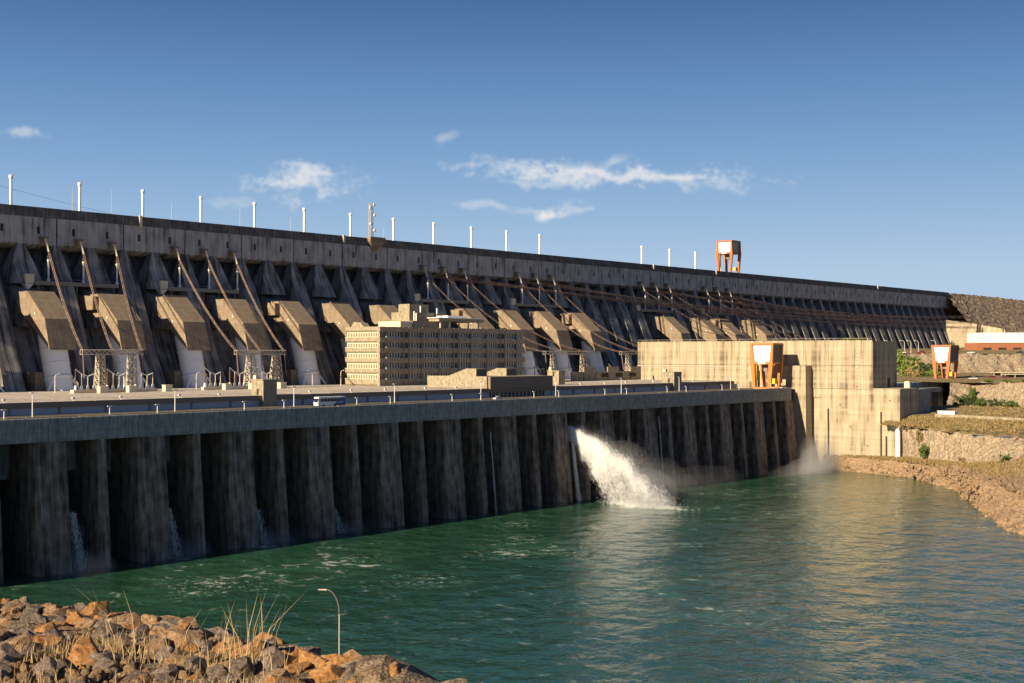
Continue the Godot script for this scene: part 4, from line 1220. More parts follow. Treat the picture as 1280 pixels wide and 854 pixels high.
func build_cables() -> void:
	var cn := 0
	var ln := 0
	for gi in LINES.size():
		var g: Array = LINES[gi]
		var x0: float = 8.5 + 17.0 * g[0]
		# platform bolted to the dam below the brackets
		var pz := face_z(96) + 1.0
		var t := thing("line_platform", "%s line platform from the left, a beam and hut on the dam face" % ORD[gi].capitalize(), "platform", Vector3.ZERO, 0.0, "line platforms on the dam face")
		var px0 := x0 - 6.0; var px1 := x0 + 35.0
		part("platform_beam", box(Vector3(px0, 94.6, pz - 7), Vector3(px1, 96.4, pz)), M.galv_dark, t)
		part("hand_rail", box(Vector3(px0, 97.3, pz - 0.15), Vector3(px1, 97.42, pz - 0.03)), M.galv_dark, t)
		var hut := part("hut", box(Vector3(px0 - 4.2, 95.4, pz - 5.5), Vector3(px0 - 0.02, 99.2, pz - 0.6)), M.cream, t)
		var py := ST()
		hexa(py, [Vector3(px0 - 2.2, 91.8, pz - 3), Vector3(px0 - 2.0, 91.8, pz - 3), Vector3(px0 - 4.2, 95.38, pz - 5.5), Vector3(px0, 95.38, pz - 5.5), Vector3(px0 - 2.2, 91.8, pz - 2.8), Vector3(px0 - 2.0, 91.8, pz - 2.8), Vector3(px0 - 4.2, 95.38, pz - 0.6), Vector3(px0, 95.38, pz - 0.6)])
		part("hut_base", py, M.paint_white, hut)
		for k in 5:
			var br := ST()
			var bxx := lerpf(px0 + 2, px1 - 2, k / 4.0)
			bar(br, Vector3(bxx, 94.6, pz - 1), Vector3(bxx, 86.0, face_z(86) - 4.0), 0.6)
			part("brace", br, M.galv_dark, t)
		for k in 3:
			var ix := x0 + 17.0 * k + 1.0
			var s := part("insulator_post", lathe(Vector3(ix, 96.4, pz - 1.4), Vector3(ix, 106.0, pz - 1.4), [Vector2(0, 0.75), Vector2(0.12, 0.75), Vector2(0.13, 0.4), Vector2(0.9, 0.4), Vector2(0.91, 0.6), Vector2(1, 0.6)], 8), M.paint_white, t)
			var arm := ST()
			bar(arm, Vector3(ix, 106.0, pz - 1.4), Vector3(ix - 1.0, 107.4, pz - 0.4), 0.35)
			part("clamp", arm, M.galv, s)
		for k in 3:
			var wx := x0 + 17.0 * k
			# cable bracket under the gallery window
			var bk := thing("cable_bracket", "%s cable bracket from the left under the gallery windows" % ORD[gi * 3 + k].capitalize(), "bracket", Vector3.ZERO, 0.0, "cable brackets on the crest wall")
			part("ledge", box(Vector3(wx - 0.2, 115.6, WALL_Z + 0.02), Vector3(wx + 3.0, 116.5, WALL_Z + 3.2)), M.brown, bk)
			var w := ST()
			prism_x(w, PackedVector2Array([Vector2(WALL_Z + 0.55, 112.6), Vector2(WALL_Z + 0.55, 115.55), Vector2(WALL_Z + 3.0, 115.55)]), wx + 0.4, wx + 2.4)
			part("corbel", w, M.block, bk)
			var ins := ST()
			tube(ins, Vector3(wx + 1.4, 115.4, WALL_Z + 3.0), Vector3(wx + 1.9, 109.5, WALL_Z + 5.2), 0.5, 0.5, 7)
			part("insulator_string", ins, M.cream, bk)
			var a := Vector3(wx + 1.9, 109.5, WALL_Z + 5.2)
			var dest: Vector3
			if g[1] >= 0:
				var gg: Array = GANTRIES[g[1]]
				dest = Vector3([gg[0] + 0.5, (gg[0] + gg[1]) / 2, gg[1] - 0.5][k], 65.6, gg[2])
			else:
				dest = Vector3(wx + 92.0, 62.0, -128.0)
			bundle("%s brown cable bundle from the left, dropping from the crest wall to the roof" % ORD[cn].capitalize(), a, dest, 3.2 if g[1] < 2 else 8.0, 14, 0.32, 0.085, "cable bundles dropping to the roof")
			cn += 1
			if g[2]:
				var far := Vector3(1000.0, 104.0 - k * 5.5 - (gi - 2) * 0.8, -150.0 + k * 3.0)
				bundle("%s long cable bundle sweeping right along the dam face" % ORD[ln].capitalize(), a + Vector3(0.5, 0.6, 0.3), far, 9.0 if gi < 4 else 6.0, 26, 0.4, 0.1, "long cable bundles along the dam")
				ln += 1

# ================================================================ deck furniture, vehicles
func build_deck_things() -> void:
	stair_house(Vector3(1.2, ROAD_Y, -46.2), Vector3(7.6, 54.4, -39.0), "leftmost concrete stair house on the roof edge, left of the bus")
	stair_house(Vector3(276.8, ROAD_Y, -47.0), Vector3(284.2, 54.3, -39.0), "concrete stair house on the roof edge in front of the end block")
	stair_house(Vector3(203.2, ROOF_Y + 0.06, -67.0), Vector3(208.2, 55.6, -59.5), "small concrete stair house between entrance hall and penstocks")
	# lamp posts along the road edge
	var i := 0
	for k in range(-9, 20):
		var x := 17.0 * k + 3.0
		var tall := k % 3 == 0
		var h := 7.6 if tall else 3.4
		var t := thing("road_lamp", "%s road lamp from the left on the powerhouse deck" % ORD[i].capitalize(), "street lamp", Vector3(x, ROAD_Y, -8.0 if not tall else -23.4), 0.0, "lamps along the deck road")
		i += 1
		var st := ST()
		tube(st, Vector3.ZERO, Vector3(0, h, 0), 0.16, 0.1, 6)
		part("pole", st, M.paint_white, t)
		var hd := ST()
		bx(hd, Vector3(-0.75, h, -0.2), Vector3(0.75, h + 0.22, 0.2))
		part("lamp_head", hd, M.paint_white, t)
	# curved street lamps on the roof in front of the penstocks
	i = 0
	for x in [-33.0, -2.0, 34.0, 100.0, 118.0]:
		curved_lamp(Vector3(x, ROOF_Y + 0.06, -128.0), 7.5, 1.6, deg_to_rad(180.0 if i % 2 else 0.0), "%s curved lamp post from the left beside the penstocks" % ORD[i].capitalize(), "curved lamps on the roof")
		i += 1
	# railing along the roof edge: posts in bays
	for k in range(-6, 10):
		var st := ST()
		for q in 12:
			bar(st, Vector3(34.0 * k + q * 2.85 + 1, ROOF_Y, -40.2), Vector3(34.0 * k + q * 2.85 + 1, ROOF_Y + 1.0, -40.2), 0.1)
		bar(st, Vector3(34.0 * k + 0.5, ROOF_Y + 1.0, -40.2), Vector3(34.0 * k + 33.5, ROOF_Y + 1.0, -40.2), 0.08)
		bar(st, Vector3(34.0 * k + 0.5, ROOF_Y + 0.55, -40.2), Vector3(34.0 * k + 33.5, ROOF_Y + 0.55, -40.2), 0.06)
		if k != 0: tag(part("guard_rail", st, M.galv), "%s length of grey guard rail from the left on the roof edge" % ORD[k + 6].capitalize(), "railing", "guard rails on the roof edge")
	# floodlights on the roof edge
	var fl := 0
	for k in 22:
		var x := -120.0 + k * 21.0 + rng.randf_range(-4, 4)
		if x > 120 and x < 178: continue
		var st := ST()
		bx(st, Vector3(x - 0.08, ROOF_Y, -41.0), Vector3(x + 0.08, ROOF_Y + 0.7, -40.8))
		bx(st, Vector3(x - 0.5, ROOF_Y + 0.7, -41.2), Vector3(x + 0.5, ROOF_Y + 1.3, -40.7))
		fl += 1
		tag(part("floodlight", st, M.paint_white), "%s small white floodlight from the left on the roof edge" % ORD[fl - 1].capitalize(), "floodlight", "floodlights on the roof edge")
	bus(Vector3(16.9, ROAD_Y, -19.5))
	car(Vector3(112.0, ROAD_Y, -20.0), 0.0, M.paint_white, "small white car parked before the entrance hall")
	car(Vector3(338.0, ROAD_Y, -7.5), 0.0, M.paint_white, "white van-like car beside the orange gantry crane", 1.35)
	# cars on the far terrace
	var cols := [flat_mat(Color(0.25, 0.015, 0.03), 0.3), flat_mat(Color(0.5, 0.5, 0.5), 0.3), flat_mat(Color(0.02, 0.02, 0.025), 0.3), M.paint_white]
	var spots := [[Vector3(672, 64.9, -68.5), 0, 1.4, "dark red car on the terrace beneath the far lamps"], [Vector3(660, 64.9, -79), 3, 1.2, "white car on the terrace left of the dark red one"], [Vector3(700, 64.9, -40), 3, 1.2, "white car parked at the terrace edge right of the red crane"], [Vector3(735, 64.9, -14), 2, 1.2, "black car parked before the warehouse doors"], [Vector3(745, 65.2, 0), 1, 1.2, "grey car parked before the warehouse, farther right"], [Vector3(575, 47.0, 22), 0, 1.6, "dark red car parked by the low shed on the plateau"], [Vector3(581, 47.0, 29), 0, 1.6, "second dark red car right of the first by the low shed"], [Vector3(560, 46.9, 15), 3, 1.3, "white car by the plateau sheds near the red crane"], [Vector3(571, 46.8, 56), 2, 1.4, "black car by the plateau sheds near the right edge"]]
	for s in spots: car(s[0], deg_to_rad(-49.0), cols[s[1]], s[3], s[2])
	# lamps on the far road
	i = 0
	for p in [Vector3(654, 64.6, -88), Vector3(664, 64.6, -79), Vector3(667, 64.6, -75), Vector3(672, 64.6, -71), Vector3(681, 64.6, -61)]:
		curved_lamp(p, 10.5, 2.4, deg_to_rad(131.0), "%s tall lamp from the left on the far terrace road" % ORD[i].capitalize(), "lamps on the far terrace")
		i += 1
	# street lamp rising from the service bench below the near bank
	var l := thing("street_lamp", "weathered street lamp with curved arm rising in front of the water", "street lamp", Vector3(-215.8, 25.5, 250.4))
	var ps := ST()
	tube(ps, Vector3.ZERO, Vector3(0, 14.0, 0), 0.075, 0.06, 8)
	part("pole", ps, M.galv, l)
	var side := Vector3(cos(deg_to_rad(YAW)), 0, sin(deg_to_rad(YAW))) * -1.0
	var am := ST()
	var last := Vector3(0, 14.0, 0)
	for k in 8:
		var t := (k + 1) / 8.0
		var p := Vector3(0, 14.0 + sin(t * PI * 0.5) * 2.3, 0) + side * (1.0 - cos(t * PI * 0.5)) * 1.2
		tube(am, last, p, 0.05, 0.05, 6, false)
		last = p
	part("curved_arm", am, M.galv_dark, l)
	var hd := ST()
	tube(hd, last, last + side * 0.8 + Vector3(0, 0.02, 0), 0.09, 0.06, 8)
	part("lamp_head", hd, M.galv, l)

func curved_lamp(at: Vector3, h: float, reach: float, turn: float, label: String, group: String) -> void:
	var t := thing("curved_lamp", label, "street lamp", at, turn, group)
	var st := ST()
	tube(st, Vector3.ZERO, Vector3(0, h * 0.82, 0), 0.16, 0.12, 6)
	var last := Vector3(0, h * 0.82, 0)
	for k in 5:
		var a := (k + 1) / 5.0 * PI * 0.5
		var p := Vector3((1 - cos(a)) * reach, h * 0.82 + sin(a) * h * 0.18, 0)
		tube(st, last, p, 0.12, 0.12, 6, false)
		last = p
	part("pole", st, M.paint_white, t)
	part("lamp_head", box(last + Vector3(0, -0.15, -0.25), last + Vector3(1.1, 0.15, 0.25)), M.paint_white, t)

func bus(at: Vector3) -> void:
	var t := thing("coach_bus", "white and blue tour bus driving on the powerhouse deck road", "bus", at)
	var body := ST()
	prism_z(body, PackedVector2Array([Vector2(-6.6, 0.5), Vector2(-6.75, 1.6), Vector2(-6.5, 3.5), Vector2(-6.2, 3.75), Vector2(6.3, 3.75), Vector2(6.6, 3.5), Vector2(6.7, 0.5)]), -1.3, 1.3)
	part("body", body, M.paint_white, t)
	var dark := flat_mat(Color(0.02, 0.03, 0.07), 0.15)
	for k in 7:
		part("side_window", box(Vector3(-5.6 + k * 1.62, 1.95, 1.3), Vector3(-4.1 + k * 1.62, 3.15, 1.34)), dark, t)
	part("windscreen", box(Vector3(-6.74, 1.7, -1.15), Vector3(-6.5, 3.2, 1.15)), dark, t)
	var blue := flat_mat(Color(0.03, 0.07, 0.22), 0.35)
	var sw := ST()
	prism_z(sw, PackedVector2Array([Vector2(0.4, 0.55), Vector2(6.6, 0.55), Vector2(6.55, 3.3), Vector2(4.6, 3.3)]), 1.345, 1.37)
	part("blue_swoosh", sw, blue, t)
	var sw2 := ST()
	prism_z(sw2, PackedVector2Array([Vector2(1.8, 1.3), Vector2(4.4, 1.9), Vector2(6.4, 1.7), Vector2(4.4, 1.55)]), 1.372, 1.38)
	part("white_emblem", sw2, M.paint_white, t)
	for x in [-4.0, 3.6]:
		for s in [-1.0, 1.0]:
			var w := ST()
			tube(w, Vector3(x, 0.5, s * 1.05), Vector3(x, 0.5, s * 1.36), 0.5, 0.5, 16)
			part("wheel", w, M.tyre, t)
	for s in [-0.95, 0.95]:
		part("headlight", box(Vector3(-6.78, 0.8, s - 0.2), Vector3(-6.6, 1.1, s + 0.2)), M.cream, t)
		part("mirror", box(Vector3(-6.9, 2.4, s * 1.45 - 0.1), Vector3(-6.7, 3.0, s * 1.45 + 0.1)), M.tyre, t)

# polygon in (x, y), extruded along z
func prism_z(st: SurfaceTool, poly: PackedVector2Array, z0: float, z1: float) -> void:
	if not Geometry2D.is_polygon_clockwise(poly):
		poly = poly.duplicate()
		poly.reverse()
	var ids := Geometry2D.triangulate_polygon(poly)
	for i in range(0, ids.size(), 3):
		var a := poly[ids[i]]; var b := poly[ids[i + 1]]; var c := poly[ids[i + 2]]
		tri(st, Vector3(a.x, a.y, z1), Vector3(b.x, b.y, z1), Vector3(c.x, c.y, z1))
		tri(st, Vector3(a.x, a.y, z0), Vector3(c.x, c.y, z0), Vector3(b.x, b.y, z0))
	for i in poly.size():
		var a := poly[i]; var b := poly[(i + 1) % poly.size()]
		quad(st, Vector3(a.x, a.y, z1), Vector3(a.x, a.y, z0), Vector3(b.x, b.y, z0), Vector3(b.x, b.y, z1))

func car(at: Vector3, turn: float, paint: Material, label: String, scl := 1.0) -> void:
	var t := thing("parked_car", label, "car", at, turn, "parked cars")
	t.scale = Vector3.ONE * scl
	var b := ST()
	prism_z(b, PackedVector2Array([Vector2(-2.1, 0.3), Vector2(-2.15, 0.75), Vector2(-1.3, 0.92), Vector2(1.9, 0.95), Vector2(2.1, 0.8), Vector2(2.1, 0.3)]), -0.85, 0.85)
	part("body", b, paint, t)
	var c := ST()
	prism_z(c, PackedVector2Array([Vector2(-1.2, 0.9), Vector2(-0.55, 1.45), Vector2(1.2, 1.45), Vector2(1.85, 0.94)]), -0.74, 0.74)
	part("cabin", c, M.glass, t)
	part("roof", box(Vector3(-0.6, 1.44, -0.72), Vector3(1.22, 1.5, 0.72)), paint, t)
	for x in [-1.3, 1.3]:
		for s in [-1.0, 1.0]:
			var w := ST()
			tube(w, Vector3(x, 0.33, s * 0.68), Vector3(x, 0.33, s * 0.87), 0.33, 0.33, 12)
			part("wheel", w, M.tyre, t)

# ================================================================ gantry cranes
# box top on four tapered legs; lx along x, lz along z
func gantry_crane(label: String, at: Vector3, lx: float, lz: float, leg_h: float, box_h: float, paint: Material, flare: float) -> void:
	var t := thing("gantry_crane", label, "crane", at, 0.0, "gantry cranes")
	var y1 := leg_h; var y2 := leg_h + box_h
	var hx := lx / 2; var hz := lz / 2
	# white cladding: wider at the top
	var bxm := ST()
	hexa(bxm, [Vector3(-hx + 0.4, y1, -hz + 0.4 + flare), Vector3(hx - 0.4, y1, -hz + 0.4 + flare), Vector3(-hx + 0.4, y2, -hz + 0.4), Vector3(hx - 0.4, y2, -hz + 0.4), Vector3(-hx + 0.4, y1, hz - 0.4 - flare), Vector3(hx - 0.4, y1, hz - 0.4 - flare), Vector3(-hx + 0.4, y2, hz - 0.4), Vector3(hx - 0.4, y2, hz - 0.4)])
	part("cladding", bxm, M.paint_white, t)
	var rib := ST()
	var n := int(lx / 0.9)
	for k in n: bx(rib, Vector3(-hx + 0.7 + k * 0.9, y1 + 0.3, hz - 0.42 - flare * 0.5), Vector3(-hx + 1.1 + k * 0.9, y2 - 0.3, hz - 0.3))
	part("cladding_ribs", rib, M.galv_dark, t)
	for sx in [-1.0, 1.0]:
		var fr := ST()
		bx(fr, Vector3(sx * hx - 0.5, y2 - 0.7, -hz), Vector3(sx * hx + 0.5, y2 + 0.3, hz))
		part("top_frame", fr, paint, t)
		fr = ST()
		bx(fr, Vector3(sx * hx - 0.45, y1 - 1.0, -hz + flare + 0.2), Vector3(sx * hx + 0.45, y1 + 0.5, hz - flare - 0.2))
		part("side_frame", fr, paint, t)
	for sz in [-1.0, 1.0]:
		var fr := ST()
		bx(fr, Vector3(-hx, y2 - 0.68, sz * hz - 0.5), Vector3(hx, y2 + 0.28, sz * hz + 0.5))
		part("top_frame", fr, paint, t)
		fr = ST()
		bx(fr, Vector3(-hx, y1 - 0.9, sz * (hz - flare) - 0.45), Vector3(hx, y1 + 0.3, sz * (hz - flare) + 0.45))
		part("cross_frame", fr, paint, t)
	for sx in [-1.0, 1.0]:
		var sill := ST()
		bx(sill, Vector3(sx * hx - 0.7, 0.3, -hz + 1.4), Vector3(sx * hx + 0.7, 1.3, hz - 1.4))
		part("sill_beam", sill, paint, t)
	for sx in [-1.0, 1.0]:
		for sz in [-1.0, 1.0]:
			var g := ST()
			var zt: float = sz * hz; var zm: float = sz * (hz - flare); var zb: float = sz * (hz - flare - 1.2)
			hexa(g, [Vector3(sx * hx - 0.7, y1, zm - 1.0), Vector3(sx * hx + 0.7, y1, zm - 1.0 if sz < 0 else zm - 1.6), Vector3(sx * hx - 0.7, y2, zt - 0.6), Vector3(sx * hx + 0.7, y2, zt - 0.6), Vector3(sx * hx - 0.7, y1, zm + 1.0), Vector3(sx * hx + 0.7, y1, zm + 1.0), Vector3(sx * hx - 0.7, y2, zt + 0.6), Vector3(sx * hx + 0.7, y2, zt + 0.6)])
			hexa(g, [Vector3(sx * hx - 0.6, 0.3, zb - 0.7), Vector3(sx * hx + 0.6, 0.3, zb - 0.7), Vector3(sx * hx - 0.75, y1, zm - 1.3), Vector3(sx * hx + 0.75, y1, zm - 1.3), Vector3(sx * hx - 0.6, 0.3, zb + 0.7), Vector3(sx * hx + 0.6, 0.3, zb + 0.7), Vector3(sx * hx - 0.75, y1, zm + 1.3), Vector3(sx * hx + 0.75, y1, zm + 1.3)])
			var leg := part("leg", g, paint, t)
			var wh := ST()
			for q in [-0.6, 0.6]: tube(wh, Vector3(sx * hx - 0.3, 0.35, zb + q), Vector3(sx * hx + 0.3, 0.35, zb + q), 0.35, 0.35, 10)
			part("wheel", wh, M.tyre, leg)
	var hook := ST()
	bx(hook, Vector3(-1.4, y1 - 5.0, -1.2), Vector3(1.4, y1, 1.2))
	tube(hook, Vector3(0, y1 - 8.5, 0), Vector3(0, y1 - 5.0, 0), 0.25, 0.25, 6)
	part("hoist", hook, M.galv_dark, t)
	part("cab", box(Vector3(hx - 3.6, 3.0, hz - flare - 4.0), Vector3(hx - 1.0, 6.0, hz - flare - 1.6)), M.yellow, t)
	part("ladder", box(Vector3(-hx + 0.72, 1.3, -hz + flare + 1.4), Vector3(-hx + 1.1, y1, -hz + flare + 1.9)), M.yellow, t)
	part("name_board", box(Vector3(-hx - 0.52, y1 - 0.8, -2.2), Vector3(-hx - 0.47, y1 + 0.2, 2.2)), M.paint_white, t)

func build_cranes() -> void:
	gantry_crane("orange gantry crane with white cladding on the deck by the end block", Vector3(333.0, ROAD_Y + 0.01, -14.5), 10.5, 13.4, 15.0, 10.5, M.orange, 0.9)
	gantry_crane("red gantry crane with white cladding on the far service deck", Vector3(556.0, 46.21, -2.5), 13.5, 12.5, 13.0, 11.0, M.red_orange, 1.2)
	gantry_crane("tall red crane with white top box on the dam crest", Vector3(592.5, CREST_Y - 0.98, -196.0), 12.5, 13.2, 17.5, 9.5, M.red_orange, 0.0)

# ================================================================ vegetation
func foliage(n: int, size: Vector3, leaf: float, seed_: int) -> ArrayMesh:
	var r := RandomNumberGenerator.new(); r.seed = seed_
	var st := ST()
	var clumps := []
	for i in 14:
		var d := Vector3(r.randfn(), r.randfn() * 0.8, r.randfn()).normalized() * r.randf_range(0.25, 0.85)
		clumps.append([d, r.randf_range(0.22, 0.45)])
	for i in n:
		var c: Array = clumps[r.randi() % clumps.size()]
		var p: Vector3 = (c[0] + Vector3(r.randfn(), r.randfn(), r.randfn()).normalized() * c[1] * pow(r.randf(), 0.4)) * size
		p.y = maxf(p.y, -size.y * 0.9)
		var a := Vector3(r.randfn(), r.randfn(), r.randfn()).normalized(); var b := a.cross(Vector3(r.randfn(), r.randfn(), r.randfn())).normalized()
		var l := leaf * r.randf_range(0.6, 1.4)
		tri(st, p - a * l, p + b * l * 0.6, p + a * l)
		tri(st, p - a * l * 0.7, p + a * l * 0.7, p - b * l * 0.6)
	return commit(st)

func build_vegetation() -> void:
	var fol := []
	for i in 5: fol.append(foliage(900, Vector3(1, 1, 1), 0.13, 500 + i))
	# [position, half sizes, foliage colour, label, kind]
	var list := [
		[Vector3(598, 52, -50), Vector3(6, 6.5, 6), "leaf_bright", "tall light green tree beside the end block's right corner", true],
		[Vector3(606, 50, -44), Vector3(7, 6, 7), "leaf_dark", "dark spreading tree on the slope right of the end block", true],
		[Vector3(592, 49.5, -40), Vector3(6.5, 5, 6.5), "leaf_dry", "dry olive tree low on the slope right of the end block", true],
		[Vector3(612, 49.5, -36), Vector3(6, 4.5, 6), "leaf_dark", "dark round bush left of the red crane", false],
		[Vector3(600, 47.5, -26), Vector3(9, 4, 6), "leaf_bright", "bright green bush just left of the red crane's legs", false],
		[Vector3(588, 47.0, -28), Vector3(6, 3, 5), "leaf_mid", "low green bush below the dry olive tree", false],
		[Vector3(630, 60, -70), Vector3(6, 6, 6), "leaf_bright", "light green tree on the terrace behind the end block", true],
		[Vector3(640, 58, -62), Vector3(6, 5, 6), "leaf_mid", "green tree on the upper slope under the far lamps", true],
		[Vector3(622, 54, -56), Vector3(7, 5, 7), "leaf_dry", "dry brownish tree in the middle of the slope", true],
		[Vector3(636, 52, -42), Vector3(7, 4, 7), "leaf_dark", "dark bush under the dark red car", false],
		[Vector3(648, 55, -48), Vector3(5, 4, 5), "leaf_dry", "dry bush behind the red crane", false],
		[Vector3(810, 68, -100), Vector3(8, 7, 8), "leaf_mid", "round green tree left of the white warehouse", true],
		[Vector3(800, 66, -108), Vector3(6, 5, 6), "leaf_dark", "darker tree left of the round green one by the warehouse", true],
		[Vector3(462, 35, 44), Vector3(6, 4.2, 5), "leaf_dark", "dark green shrub at the foot of the service deck", false],
		[Vector3(463, 35, 51), Vector3(6, 4.6, 5), "leaf_dark", "largest dark shrub at the foot of the upper cliff", false],
		[Vector3(461, 34.5, 58), Vector3(5, 3.6, 5), "leaf_mid", "mid green shrub right of the largest dark shrub", false],
		[Vector3(460, 34.5, 66), Vector3(5, 3.2, 5), "leaf_dark", "low dark shrub under the upper cliff", false],
		[Vector3(459, 34.5, 75), Vector3(5, 3.4, 5), "leaf_mid", "green shrub under the upper cliff near the right edge", false],
		[Vector3(461, 34, 86), Vector3(5, 3, 5), "leaf_dark", "rightmost dark shrub at the foot of the upper cliff", false],
		[Vector3(482, 40, 45), Vector3(2.5, 4.5, 2.5), "leaf_mid", "green climber hanging at the left end of the upper cliff", false],
		[Vector3(338, 14, 74), Vector3(3, 4, 3), "leaf_mid", "green bush at the foot of the rock cliff by the white pilaster", false],
		[Vector3(346, 21, 68), Vector3(2.4, 3.4, 2.4), "leaf_dry", "dry bush clinging to the cliff beside the white pilaster", false],
		[Vector3(318, 12, 102), Vector3(2.5, 2.2, 2.5), "leaf_dry", "dry bush in the middle of the cliff foot", false],
		[Vector3(300, 15, 128), Vector3(3, 2.6, 3), "leaf_mid", "green bush at the cliff foot near the right edge", false],
		[Vector3(334, 25.5, 92), Vector3(3, 2, 3), "leaf_dry", "dry bush on the brink of the rock cliff", false],
		[Vector3(500, 47.5, 48), Vector3(3.5, 1.8, 3.5), "leaf_bright", "bright low plants on the brink of the upper cliff", false],
		[Vector3(492, 47.5, 62), Vector3(3.5, 1.6, 3.5), "leaf_bright", "bright low plants farther right on the upper cliff brink", false],
		[Vector3(486, 47.5, 76), Vector3(3.5, 1.8, 3.5), "leaf_mid", "green low plants at the right end of the cliff brink", false],
		[Vector3(520, 48.5, 66), Vector3(3, 3, 3), "leaf_dark", "dark round bush among the plateau sheds", false],
		[Vector3(374, 72.5, 20), Vector3(5, 0.9, 8), "leaf_bright", "strip of bright plants growing on the end block's roof", false],
		[Vector3(298, 7, 114), Vector3(2.2, 1.8, 2.2), "leaf_mid", "small green bush on the rock toe above the water", false],
	]
	for i in list.size():
		var q: Array = list[i]
		var t := thing("tree" if q[4] else "bush", q[3], "tree" if q[4] else "bush", q[0], i * 1.3)
		var st := ST()
		var h: float = q[1].y
		tube(st, Vector3(0, -h * 1.1 - 1.5, 0), Vector3(0.1, h * 0.3, 0), 0.09 * h, 0.03 * h, 7)
		for k in 4:
			var a := k * 1.7 + i
			tube(st, Vector3(0, -h * 0.4 + k * h * 0.12, 0), Vector3(cos(a) * q[1].x * 0.5, h * 0.1 + k * h * 0.12, sin(a) * q[1].z * 0.5), 0.04 * h, 0.012 * h, 5)
		part("trunk" if q[4] else "stem", st, M.bark, t)
		var f := obj("crown" if q[4] else "leaves", fol[i % 5], M[q[2]], t)
		f.scale = q[1] * (1.35 if q[0].x > 580 and q[0].x < 700 else 1.1)
	# scrub over the bench and the bank: nobody could count it
	var r := RandomNumberGenerator.new(); r.seed = 77
	var sc := ST()
	for i in 5200:
		var u := r.randf(); var v := r.randf()
		var zz := lerpf(48, 185, u * u)
		var p: Vector3
		if r.randf() < 0.55:
			p = Vector3(lerpf(345, 362, v), lerpf(26.5, 30.8, v), zz)
			if zz > 95: p.x -= 18 * (1 - v)
		else:
			p = Vector3(lerpf(370, 462, v), lerpf(31, 33.6, v), lerpf(38, 190, u))
			if p.z < 60 and p.x < 420: continue
		for k in 3:
			var a := r.randf() * TAU
			var hh := r.randf_range(0.35, 1.1)
			var w := Vector3(cos(a), 0, sin(a)) * r.randf_range(0.15, 0.4)
			var lean := Vector3(r.randf_range(-0.4, 0.4), hh, r.randf_range(-0.4, 0.4))
			var bse := p + Vector3(r.randf_range(-1, 1), -0.3, r.randf_range(-1, 1))
			tri(sc, bse - w, bse + lean, bse + w)
	var S0 := resample([Vector3(351, 7.9, 22), Vector3(347, 8, 44), Vector3(338, 7.8, 71), Vector3(300, 8.5, 112), Vector3(262, 9, 140), Vector3(225, 10, 165)], 100)
	var S1 := resample([Vector3(355, 9, 24), Vector3(354, 9, 44), Vector3(348, 9.5, 66), Vector3(318, 11, 99), Vector3(300, 14, 127), Vector3(300, 17, 140)], 100)
	for i in 3800:
		var k := r.randi_range(0, 100)
		var p: Vector3 = S0[k].lerp(S1[k], pow(r.randf(), 0.6)) + Vector3(r.randfn(), 0, r.randfn()) * 0.8
		for q in 3:
			var a := r.randf() * TAU
			var w := Vector3(cos(a), 0, sin(a)) * r.randf_range(0.1, 0.3)
			var bse := p + Vector3(r.randf_range(-0.7, 0.7), -0.2, r.randf_range(-0.7, 0.7))
			tri(sc, bse - w, bse + Vector3(r.randf_range(-0.4, 0.4), r.randf_range(0.4, 1.3), r.randf_range(-0.4, 0.4)), bse + w)
	tag(part("dry_scrub", sc, M.leaf_dry), "dry brown scrub covering the grassy bench", "scrub", "", "stuff")

# ================================================================ falling water
func shard(st: SurfaceTool, r: RandomNumberGenerator, p: Vector3, d: Vector3, l: float, w: float) -> void:
	var u := Vector3(r.randfn(), r.randfn(), r.randfn()).cross(d).normalized() * w
	var v := u.cross(d).normalized() * w
	var a := p - d * l; var b := p + d * l
	tri(st, a, p + u, b); tri(st, a, b, p + v); tri(st, a, p - v, p + u)

